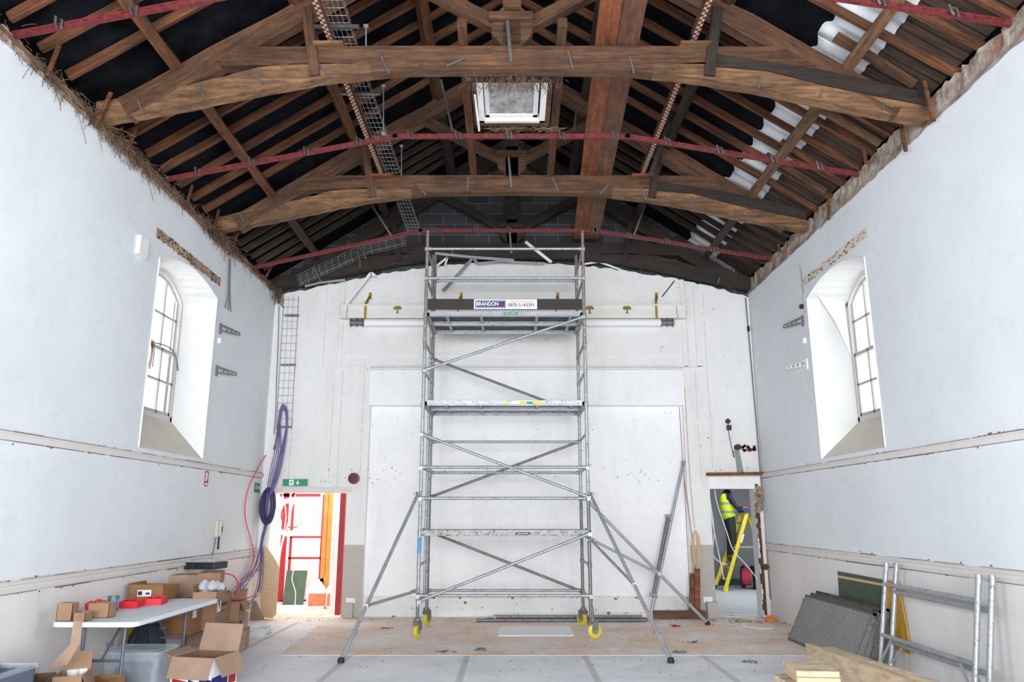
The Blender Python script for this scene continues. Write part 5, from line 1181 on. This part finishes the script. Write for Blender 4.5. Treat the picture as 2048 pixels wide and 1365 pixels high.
# ================================================================== LEFT: TABLE, CARTONS, TUBS
tb = thing('folding_table', 'white plastic folding table along the left wall, loaded with boxes', 'table', (-3.75, 8.1, 0))
def rr_poly(x0, x1, y0, y1, r_, z, k=5):
    out = []
    for cx, cy, a0 in ((x1-r_, y1-r_, 0), (x0+r_, y1-r_, 90), (x0+r_, y0+r_, 180), (x1-r_, y0+r_, 270)):
        for j in range(k+1): a = R(a0+90*j/k); out.append((cx+r_*math.cos(a), cy+r_*math.sin(a), z))
    return out
TZ = .74
m = M(); m.prism(rr_poly(-4.15, -3.38, 7.13, 9.12, .08, TZ-.045), (0, 0, .045)); m.obj('tabletop', m_tabletop, tb, bevel=.008)
for xr in (-3.43, -4.12): m = M(); m.b2((xr, 7.5, TZ-.06), (xr+.028, 8.8, TZ-.04)); m.obj('under_rail', m_tleg, tb)
for y, s in ((7.45, 1), (8.8, -1)):
    for x in (-4.0, -3.62):
        m = M(); m.tube(smooth_pts([(x, y, TZ-.05), (x, y, .4), (x, y, .06), (x+(.03 if x > -3.8 else -.03), y, .012)]), .016, 10); m.obj('leg', m_tleg, tb, smooth=True)
    m = M(); m.cyl((-4.0, y, .36), (-3.62, y, .36), .012, 8); m.cyl((-3.81, y, .36), (-3.81, y+s*.36, TZ-.06), .012, 8); m.box((-3.81, y+s*.12, .48), (.05, .04, .03)); m.obj('folding_brace', m_tleg, tb, smooth=True)
def carton(name, A, B, Cc, zref, z0, h, mt, label, open_=False, flaps=(), mats2=None, extra=None, th=.005):
    """A near corner, B right, Cc left corner: pixels on the level z = zref; stands from z0 to z0+h"""
    a, b, c = P(*A, Z=zref), P(*B, Z=zref), P(*Cc, Z=zref)
    u, w = b-a, c-a
    w = w-u*(w.dot(u)/u.dot(u))                                        # square the base
    a.z = z0; t = thing(name, label, 'box', a+(u+w)/2)
    m = M(); hv = V((0, 0, h)); un, wn = u.normalized(), w.normalized()
    if not open_:
        m.prism([a, a+u, a+u+w, a+w], hv); m.mat(1)
        # tape over the top seam
        mid = a+w/2; m.prism([mid-wn*.025+hv, mid+wn*.025+hv, mid+wn*.025+u+hv, mid-wn*.025+u+hv], (0, 0, .001))
        m.obj('carton_body', [mt, m_tape], t)
    else:
        m.prism([a, a+u, a+u+w, a+w], (0, 0, th))
        for p, d, n_ in ((a, u, wn), (a+w-wn*th, u, wn), (a, w, un), (a+u-un*th, w, un)):
            m.prism([p, p+d, p+d+n_*th, p+n_*th], hv)
        if mats2:
            m.mat(1); i0 = a+un*th+wn*th; u2 = u-un*2*th; w2 = w-wn*2*th; h2 = V((0, 0, h-.001))
            for p, d, n_ in ((i0, u2, wn), (i0+w2-wn*.003, u2, wn), (i0, w2, un), (i0+u2-un*.003, w2, un)): m.prism([p, p+d, p+d+n_*.003, p+n_*.003], h2)
            m.prism([i0+V((0, 0, th)), i0+u2+V((0, 0, th)), i0+u2+w2+V((0, 0, th)), i0+w2+V((0, 0, th))], (0, 0, .003))
        m.obj('carton_body', [mats2, m_cardin] if mats2 else mt, t)
        for side, ang, ln in flaps:
            p, d, n_ = {'near': (a, u, -wn), 'far': (a+w, u, wn), 'left': (a, w, -un), 'right': (a+u, w, un)}[side]
            e = (n_*math.cos(R(ang))+V((0, 0, 1))*math.sin(R(ang)))*ln; m = M(); p = p+hv
            m.prism([p, p+d, p+d*.985+e, p+d*.015+e], e.cross(d).normalized()*th); m.obj('flap', m_card2 if mats2 else mt, t)
    return t, a, u, w
def face_label(t, a, u, w, side, s0, s1, z0, z1, mt, name='paper_label', extra=None):
    p, d, n_ = {'near': (a, u, -w.normalized()), 'left': (a, w, -u.normalized()), 'right': (a+u, w, u.normalized())}[side]
    m = M(); q0, q1 = p+d*s0+n_*.001, p+d*s1+n_*.001
    m.prism([q0+V((0, 0, z0)), q1+V((0, 0, z0)), q1+V((0, 0, z1)), q0+V((0, 0, z1))], n_*.001)
    if extra:
        dn = d.normalized(); L_ = (q1-q0).length
        for (x0, x1, y0, y1) in extra:
            m.mat(1); b0 = q0+dn*L_*x0+n_*.0015; b1 = q0+dn*L_*x1+n_*.0015; zz0 = z0+(z1-z0)*y0; zz1 = z0+(z1-z0)*y1
            m.prism([b0+V((0, 0, zz0)), b1+V((0, 0, zz0)), b1+V((0, 0, zz1)), b0+V((0, 0, zz1))], n_*.001)
    return m.obj(name, [mt, m_ink], t)
t, a, u, w = carton('cardboard_box', (325, 1203), (357, 1194), (281, 1197), TZ, TZ, .15, m_card3, 'brown open box with a white label standing on the far end of the folding table', True, (('left', 80, .03), ('far', 70, .04)))
face_label(t, a, u, w, 'left', .35, .75, .05, .12, m_paper, extra=((.1, .4, .3, .6), (.65, .95, .2, .8)))
t, a, u, w = carton('cardboard_box', (460, 1290), (494, 1262), (372, 1292), 0, 0, .27, m_card2, 'long flat carton on the floor under the stack beside the table')
t, a, u, w = carton('cardboard_box', (427, 1262), (459, 1246), (402, 1258), .27, .275, .40, m_card, 'large carton with a fragile sticker and printing, under the open carton of wrap')
face_label(t, a, u, w, 'near', .10, .32, .2, .36, m_paper, extra=((.3, .7, .5, .9), (.4, .6, .3, .6)))
m = M(); n_ = -w.normalized(); p = a
for (s0, s1, z0, z1) in ((.36, .72, .25, .30), (.34, .62, .18, .20)):
    q0, q1 = p+u*s0+n_*.001, p+u*s1+n_*.001; m.prism([q0+V((0, 0, z0)), q1+V((0, 0, z0)), q1+V((0, 0, z1)), q0+V((0, 0, z1))], n_*.001)
m.obj('print', m_ink, t)
t, a, u, w = carton('cardboard_box', (376, 1273), (402, 1262), (318, 1270), .27, .275, .40, m_card3, 'tall brown carton in the stack, seen behind the far legs of the folding table')
face_label(t, a, u, w, 'near', .2, .5, .18, .36, m_paper)
t, a, u, w = carton('cardboard_box', (392, 1192), (402, 1187), (343, 1189), .68, .68, .25, m_card2, 'upright taped carton near the wall, just beyond the table end')
face_label(t, a, u, w, 'near', .0, .2, .08, .2, m_paper)
t, a, u, w = carton('cardboard_box', (438, 1187), (447, 1178), (401, 1181), .72, .82, .14, m_card, 'small plain carton under the black case')
t, a, u, w = carton('cardboard_box', (432, 1208), (450, 1196), (394, 1203), .68, .68, .13, m_card, 'open carton stuffed with clear plastic wrap', True, (('far', 75, .06), ('right', -30, .1)))
random.seed(90); m = M(); c_ = a+u*.55+w*.5+V((0, 0, .13))
for k in range(14):
    p_ = c_+V((random.uniform(-.1, .1), random.uniform(-.1, .1), random.uniform(-.02, .05))); m.lathe([(.005, -.05), (.05, -.02), (.06, .02), (.01, .06)], p_, n=7)
lbl(m.obj('plastic_wrap', m_wrap), 'crumpled clear plastic wrap bulging out of the open carton', 'plastic wrap')
t, a, u, w = carton('cardboard_box', (477, 1246), (489, 1239), (460, 1242), .27, .275, .26, m_card, 'open carton at the right end of the stack with a raised flap', True, (('right', 55, .16), ('near', -60, .14), ('far', 60, .15)))
t, a, u, w = carton('cardboard_box', (489, 1303), (497, 1292), (474, 1299), 0, 0, .24, m_card2, 'small carton on the floor at the right end of the stack')
# black case on top
p = P(402, 1160, Y=10.55); t = thing('organiser_case', 'black organiser case with a clear lid, on top of the cartons', 'case', p); cz = .975
m = M(); m.box((p.x, 10.55, cz+.045), (.54, .36, .09), rz=-.12); 
for k in range(6): m.box((p.x-.22+.09*k, 10.37-.012*k+.01*(k-2), cz+.045), (.012, .012, .09), rz=-.12)
m.obj('case_base', m_black, t, bevel=.008)
m = M(); m.box((p.x, 10.55, cz+.105), (.56, .38, .03), rz=-.12); m.obj('lid', m_tub, t, bevel=.006)
m = M(); m.box((p.x-.03, 10.36, cz+.05), (.12, .02, .03), rz=-.12); m.obj('handle', m_black, t)
m = M()
for k in range(5): m.box((p.x-.15+.07*k, 10.55, cz+.085), (.05, .2, .02))
lbl(m.obj('orange_fixings', m_osb), 'orange fixings inside the clear-lidded black case', 'fixings')
# things on the table
def tray(x, y, w_, d_, lb, rz):
    t = M(); z = TZ; t.box((x, y, z+.004), (w_, d_, .006), rz=rz)
    c, s_ = math.cos(rz), math.sin(rz)
    for dx, dy, sx, sy in ((0, -d_/2, w_, .005), (0, d_/2, w_, .005), (-w_/2, 0, .005, d_), (w_/2, 0, .005, d_), (0, 0, .004, d_)):
        t.box((x+dx*c-dy*s_, y+dx*s_+dy*c, z+.035), (sx, sy, .065), rz=rz)
    lbl(t.obj('parts_tray', m_red), lb, 'tray')
tray(-3.98, 8.28, .17, .26, 'red plastic tray nearest the tin on the folding table', .15); tray(-3.86, 8.56, .17, .26, 'red plastic tray between the other red tray and the brown box', .15)
m = M(); x, y = -4.03, 7.98; m.lathe([(.052, 0), (.052, .13), (.056, .133), (.056, .14), (.048, .14), (.048, .13)], (x, y, TZ), n=24); m.mat(1)
for a in range(-1, 4): 
    an = R(-60+18*a); m.box((x+.053*math.cos(an), y+.053*math.sin(an), TZ+.07), (.003, .016, .1-.015*(a % 3)), rz=an)
lbl(m.obj('tin_can', [m_aludk, m_cyan], smooth=True), 'silver tin with a blue label standing on the folding table', 'tin')
random.seed(91); m = M()
for k in range(16): p_ = V((-4.06+random.uniform(-.09, .09), 7.78+random.uniform(-.1, .12), TZ+.05+random.uniform(-.02, .04))); m.lathe([(.004, -.045), (.035, -.02), (.04, .02), (.006, .04)], p_, n=6)
m.b2((-4.13, 7.9, TZ), (-4.0, 8.02, TZ+.08))
lbl(m.obj('red_bag', m_red), 'crumpled red plastic packet left of the tin', 'packet')
for (x0, x1, y0, y1, h, lb) in ((-4.14, -4.0, 7.2, 7.3, .15, 'taller brown carton at the near left corner of the folding table'), (-3.97, -3.86, 7.17, 7.3, .075, 'tiny open brown carton on the near end of the table'), (-3.98, -3.78, 7.42, 7.56, .13, 'shallow open brown carton behind the tiny one on the table')):
    t = thing('small_carton', lb, 'box', ((x0+x1)/2, (y0+y1)/2, TZ)); m = M(); th = .004
    m.b2((x0, y0, TZ), (x1, y1, TZ+th)); m.b2((x0, y0, TZ), (x1, y0+th, TZ+h)); m.b2((x0, y1-th, TZ), (x1, y1, TZ+h)); m.b2((x0, y0, TZ), (x0+th, y1, TZ+h)); m.b2((x1-th, y0, TZ), (x1, y1, TZ+h)); m.obj('carton_body', m_card, t)
    m = M()
    if h > .14: m.b2((x0, y0, TZ+h), (x1, y1, TZ+h+.004)); m.obj('flap', m_card2, t)
    else: m.prism([(x1, y0, TZ+h), (x1, y1, TZ+h), (x1+.05, y1, TZ+h+.01), (x1+.05, y0, TZ+h+.01)], (0, 0, .003)); m.obj('flap', m_card2, t)
# boards and bag under the table
X = -W+.03
m = M(); m.prism([P(247, 1298, X=X), P(300, 1300, X=X), P(300, 1228, X=X), P(247, 1238, X=X)], (.012, 0, 0)); lbl(m.obj('yellow_board', plain('yellow board', srgb(206, 166, 40), .7, var=.15)), 'yellow board leaning on the left wall under the table', 'board')
m = M(); m.prism([P(301, 1296, X=X), P(318, 1296, X=X), P(318, 1226, X=X), P(301, 1228, X=X)], (.014, 0, 0)); lbl(m.obj('green_board', m_greenboard), 'narrow green board on the left wall beside the yellow board', 'board')
m = M(); m.prism([P(258, 1190, X=X), P(276, 1188, X=X), P(276, 1176, X=X), P(258, 1180, X=X)], (.02, 0, 0)); lbl(m.obj('yellow_piece', plain('mustard board', srgb(190, 150, 60), .7)), 'small mustard-coloured piece on the left wall behind the brown box', 'board')
bp = thing('backpack', 'dark navy backpack on the floor under the folding table', 'backpack', (-4.05, 8.85, 0))
m = M(); n = 24
for i, (z, sx, sy) in enumerate(((0, .17, .12), (.05, .2, .14), (.24, .2, .15), (.38, .18, .13), (.48, .13, .10), (.53, .05, .04))):
    for j in range(n):
        a = 2*math.pi*j/n; c, s_ = math.cos(a), math.sin(a); m.v.append(V((-4.05+sx*math.copysign(abs(c)**.7, c), 8.85+sy*math.copysign(abs(s_)**.7, s_), z)))
for i in range(5):
    for j in range(n): m.f.append([i*n+j, i*n+(j+1) % n, (i+1)*n+(j+1) % n, (i+1)*n+j]); m.m.append(0)
m.f.append([5*n+j for j in range(n)]); m.m.append(0); m.obj('bag_body', m_bag, bp, smooth=True)
for x in (-.07, .06): m = M(); m.tube(smooth_pts([(-4.05+x*.5, 8.78, .46), (-4.05+x, 8.69, .36), (-4.05+x*1.1, 8.67, .2), (-4.05+x, 8.7, .04)]), .016, 8); m.obj('strap', m_black, bp, smooth=True)
m = M(); m.tube(smooth_pts([(-4.09, 8.85, .50), (-4.05, 8.85, .57), (-4.01, 8.85, .50)]), .012, 8); m.obj('handle', m_black, bp, smooth=True)
# clear storage tub
tx0, tx1, ty0, ty1, th_ = -3.98, -3.40, 7.72, 8.2, .36
t = thing('storage_tub', 'clear plastic storage tub with a lid on the floor in front of the table', 'storage box', ((tx0+tx1)/2, 7.95, 0))
m = M(); lo = rr_poly(tx0+.04, tx1-.04, ty0+.04, ty1-.04, .05, 0.004); hi = rr_poly(tx0+.015, tx1-.015, ty0+.015, ty1-.015, .06, th_); nn = len(lo)
m.add(lo+hi, [tuple(range(nn))[::-1]]+[(i, (i+1) % nn, nn+(i+1) % nn, nn+i) for i in range(nn)]); m.obj('tub_body', m_tub, t, smooth=True)
m = M(); m.prism(rr_poly(tx0, tx1, ty0, ty1, .06, th_), (0, 0, .03)); m.prism(rr_poly(tx0+.05, tx1-.05, ty0+.05, ty1-.05, .05, th_+.03), (0, 0, .008)); m.obj('lid', m_tub, t, bevel=.006)
m = M(); m.b2((tx0+.1, ty0+.12, .01), (tx1-.22, ty1-.1, .24)); lbl(m.obj('tub_contents', m_bag, bevel=.02), 'dark folded things seen inside the clear storage tub', 'tub contents')
# white printed carton
A, B, Cc = (427, 1318), (477, 1303), (352, 1312)
t, a, u, w = carton('printed_carton', A, B, Cc, .33, 0, .33, m_cardw, 'open white carton with blue and red stripes, flaps spread, on the floor', True, (('right', 74, .26), ('left', -68, .2), ('near', -58, .2), ('far', 15, .12)), mats2=m_cardw)
m = M()
for side, cols in (('near', ((0, .0, .62, .02, .12), (1, .66, .95, .02, .12))), ('left', ((0, .0, .3, .0, .10), (1, .6, .95, .0, .08), (0, .4, .56, .0, .08)))):
    p, d, n_ = {'near': (a, u, -w.normalized()), 'left': (a, w, -u.normalized())}[side]
    for c_, s0, s1, z0, z1 in cols:
        m.mat(c_); q0, q1 = p+d*s0+n_*.001, p+d*s1+n_*.001; m.prism([q0+V((0, 0, z0+.03)), q1+V((0, 0, z0+.03)), q1+V((0, 0, z1+.05)), q0+V((0, 0, z1+.03))], n_*.001)
m.obj('printed_stripes', [m_navy, m_redpaint], t)
t, a, u, w = carton('cardboard_box', (398, 1312), (412, 1300), (345, 1305), .2, 0, .2, m_card, 'low open carton behind the white printed carton', True, (('left', 70, .05), ('far', 80, .05)))
# cartons at the lower left corner
def at(x, y, z): return P(x, y, Z=z)
t, a, u, w = carton('cardboard_box', (165, 1352), (182, 1338), (112, 1350), .36, 0, .36, m_card, 'open carton holding two white cups, tall flaps up, lower left corner', True, (('right', 82, .15), ('near', -70, .15)))
tall = a+w
m = M(); y_ = tall.y+.02; q0, q1, q2, q3, q4, q5 = [P(x, y, Y=y_) for x, y in ((95, 1338), (135, 1330), (160, 1288), (165, 1243), (147, 1243), (140, 1290))]
m.prism([q0, q1, q2, q5], (0, .004, 0)); m.prism([q5, q2, q3, q4], (0, .004, 0)); m.obj('tall_flap', m_card2, t)
for k, (x, y) in enumerate(((146, 1348), (166, 1345))):
    p = P(x, y, Z=.33); m = M(); 
    m.lathe([(.03, -.05), (.05, .0), (.052, .03), (.045, .035), (.01, .037)], p, n=18); lbl(m.obj('white_cup', m_signw, smooth=True), ['left', 'right'][k]+' white cup lying in the open carton at the lower left', 'cup')
t, a, u, w = carton('cardboard_box', (206, 1370), (251, 1350), (184, 1356), .25, 0, .25, m_card3, 'small open brown carton in the lower left corner beside the clear tub', True, ())
t, a, u, w = carton('cardboard_box', (86, 1372), (110, 1345), (70, 1350), .28, 0, .28, m_card, 'half-hidden carton at the bottom edge, between the dark crate and the cups carton', True, (('near', -60, .1),))
t = thing('plastic_crate', 'dark see-through plastic crate in the bottom left corner of the picture', 'crate', (-4.0, 5.9, 0))
cr = [P(0, 1342, Z=.55), P(72, 1330, Z=.55)]
x1c = cr[1].x; yb = cr[1].y
m = M(); zz = .55; m.b2((-4.3, yb-.6, 0.004), (x1c, yb, .012))
for aa, bb in (((-4.3, yb-.6), (x1c, yb-.59)), ((-4.3, yb-.01), (x1c, yb)), ((-4.3, yb-.6), (-4.29, yb)), ((x1c-.01, yb-.6), (x1c, yb))): m.b2((aa[0], aa[1], .012), (bb[0], bb[1], zz))
m.obj('crate_body', clear_mat('smoky tub plastic', srgb(96, 108, 124), .7), t)
m = M(); 
for aa, bb in (((-4.31, yb-.62), (x1c+.01, yb-.58)), ((-4.31, yb-.02), (x1c+.01, yb+.01)), ((-4.31, yb-.62), (-4.28, yb)), ((x1c-.02, yb-.62), (x1c+.01, yb))): m.b2((aa[0], aa[1], zz-.02), (bb[0], bb[1], zz+.01))
m.obj('crate_rim', m_tub, t)
m = M(); m.box((-4.02, yb-.2, .31), (.25, .25, .52), rz=.3); lbl(m.obj('yellow_bag', plain('tan packet', srgb(190, 160, 90), .7)), 'tan packet sticking up in the dark plastic crate', 'packet')

# ================================================================== RIGHT: DECKS, FRAMES, PINE TIMBER
for k in range(3):
    dx = .075*k; dz = .03*k; t = thing('spare_platform', ['front', 'middle', 'rear'][k]+' grimy scaffold platform of three leaning on the right wall', 'scaffold platform', (4.0+dx, 10, 0))
    y0, y1 = 8.98-.02*k, 11.0-.05*k; b0 = V((3.80+dx, 0, .01)); t0 = V((4.10+dx*.75, 0, .60+dz)); nrm = V((t0.z-b0.z, 0, -(t0.x-b0.x))).normalized()*.035
    def pt(p_, y): return V((p_.x, y, p_.z))
    m = M(); m.prism([pt(b0, y0+.03), pt(b0, y1-.03), pt(t0, y1-.03), pt(t0, y0+.03)], nrm*.3)
    for q_ in (.28, .66): m.prism([pt(b0, y0+(y1-y0)*q_), pt(b0, y0+(y1-y0)*q_+.008), pt(t0, y0+(y1-y0)*q_+.008), pt(t0, y0+(y1-y0)*q_)], -nrm*.05)
    m.obj('board', alu_mat('scuffed deck', srgb(142, 140, 140), srgb(172, 170, 168)) if k == 0 else m_ply, t)
    m = M(); m.prism([pt(b0, y0), pt(b0, y0+.04), pt(t0, y0+.04), pt(t0, y0)], nrm*1.7); m.prism([pt(b0, y1-.04), pt(b0, y1), pt(t0, y1), pt(t0, y1-.04)], nrm*1.7)
    e = (t0-b0).normalized()*.03; m.prism([pt(t0-e, y0), pt(t0-e, y1), pt(t0, y1), pt(t0, y0)], nrm*1.7); m.prism([pt(b0, y0), pt(b0, y1), pt(b0+e, y1), pt(b0+e, y0)], nrm*1.7)
    for y in (y0-.005, y1+.005):
        for f_ in (.12, .88): c_ = pt(b0+(t0-b0)*f_, y); m.box(c_+nrm*.8, (.06, .05, .05))
    m.obj('edge_frame', m_aludk, t)
X = W-.012
m = M(); pp = [P(1675, 1143, X=X), P(1765, 1160, X=X), P(1768, 1235, X=X), P(1679, 1215, X=X)]; m.prism([p for p in pp], (.008, 0, 0)); m.mat(1); pb = [P(1675, 1151, X=X-.012), P(1766, 1168, X=X-.012), P(1766, 1173, X=X-.012), P(1675, 1156, X=X-.012)]; m.prism(pb, (.01, 0, 0))
lbl(m.obj('green_board', [m_greenboard, m_osb]), 'dark green board with a pale batten on the right wall behind the platforms', 'board')
m = M(); m.prism([P(1765, 1160, X=X-.02), P(1796, 1166, X=X-.02), P(1822, 1310, X=X-.02), P(1790, 1300, X=X-.02)], (.012, 0, 0)); lbl(m.obj('yellow_board', plain('ochre board', srgb(196, 150, 50), .7, var=.2)), 'ochre yellow board leaning behind the spare scaffold frames', 'board')
for k in range(2):
    dx = .07*k; dy = -.085*k; t = thing('scaffold_section', ['front', 'rear'][k]+' aluminium scaffold frame of two leaning on the right wall', 'scaffold frame', (4.05+dx, 7.9, 0))
    y0, y1 = 7.02+dy, 8.72+dy; fx = lambda z: 3.98+dx+(.20)*z/1.14
    for y in (y0, y1):
        m = M(); m.cyl((fx(0), y, .0), (fx(1.14), y, 1.15), .0255, 14); m.cyl((fx(1.1), y, 1.08), (fx(1.14), y, 1.16), .029, 14); m.obj('upright', m_alu, t, smooth=True)
    for z in ((.93, .40) if k == 0 else (.86, .34)):
        m = M(); m.cyl((fx(z), y0, z), (fx(z), y1, z), .025, 12); m.obj('rung', m_alu, t, smooth=True)
    m = M(); m.cyl((fx(.34), y1-.22, .38 if k == 0 else .32), (fx(.1), y1, .12), .014, 8); m.obj('corner_brace', m_alu, t, smooth=True); m = M(); m.cyl((fx(.34), y0+.22, .38 if k == 0 else .32), (fx(.1), y0, .12), .014, 8); m.obj('corner_brace', m_alu, t, smooth=True)
# new pine timbers in the lower right corner
o = beam('pine_timber', (2.80, 7.55, .39), (2.96, 5.0, .39), .06, .22, m_pine); lbl(o, 'long pale new pine timber on edge, left of the pair in the lower right corner', 'timber')
o = beam('pine_timber', (2.92, 7.40, .39), (3.20, 5.0, .39), .10, .20, m_pine); lbl(o, 'second pale pine timber, right of the pair in the lower right corner', 'timber')
m = M(); 
for y in (7.35, 5.4): m.b2((2.7, y-.05, 0), (2.78, y+.05, .28)); m.b2((3.05, y-.05, 0), (3.13, y+.05, .28)); m.b2((2.65, y-.05, .22), (3.25, y+.05, .28))
lbl(m.obj('trestle', m_pine), 'pale timber supports under the new pine timbers', 'trestle')
p0 = P(1620, 1340, Z=.56)
m = M(); m.box((p0.x-.0, p0.y, .565), (.30, .40, .04), rz=-.1); lbl(m.obj('pine_offcut', m_pine, bevel=.003), 'upper of two stacked pine offcuts at the bottom edge, lower right', 'timber')
m = M(); m.box((p0.x-.0, p0.y-.02, .523), (.30, .40, .04), rz=-.12); lbl(m.obj('pine_offcut', m_osb, bevel=.003), 'lower of two stacked pine offcuts at the bottom edge, lower right', 'timber')
m = M(); m.box((p0.x, p0.y-.2, .25), (.45, .7, .50)); lbl(m.obj('pine_crate', m_pine), 'pale pine crate below the stacked offcuts at the bottom edge', 'crate')
m = M(); m.box(P(1575, 1362, Z=.45)+V((0, 0, 0)), (.09, .3, .04), rz=-.4); m.b2((P(1575, 1362, Z=.45).x-.04, P(1575, 1362, Z=.45).y-.3, 0), (P(1575, 1362, Z=.45).x+.04, P(1575, 1362, Z=.45).y, .43)); lbl(m.obj('pine_offcut', m_pine), 'pale pine offcut at the bottom edge, left of the stacked pair', 'timber')
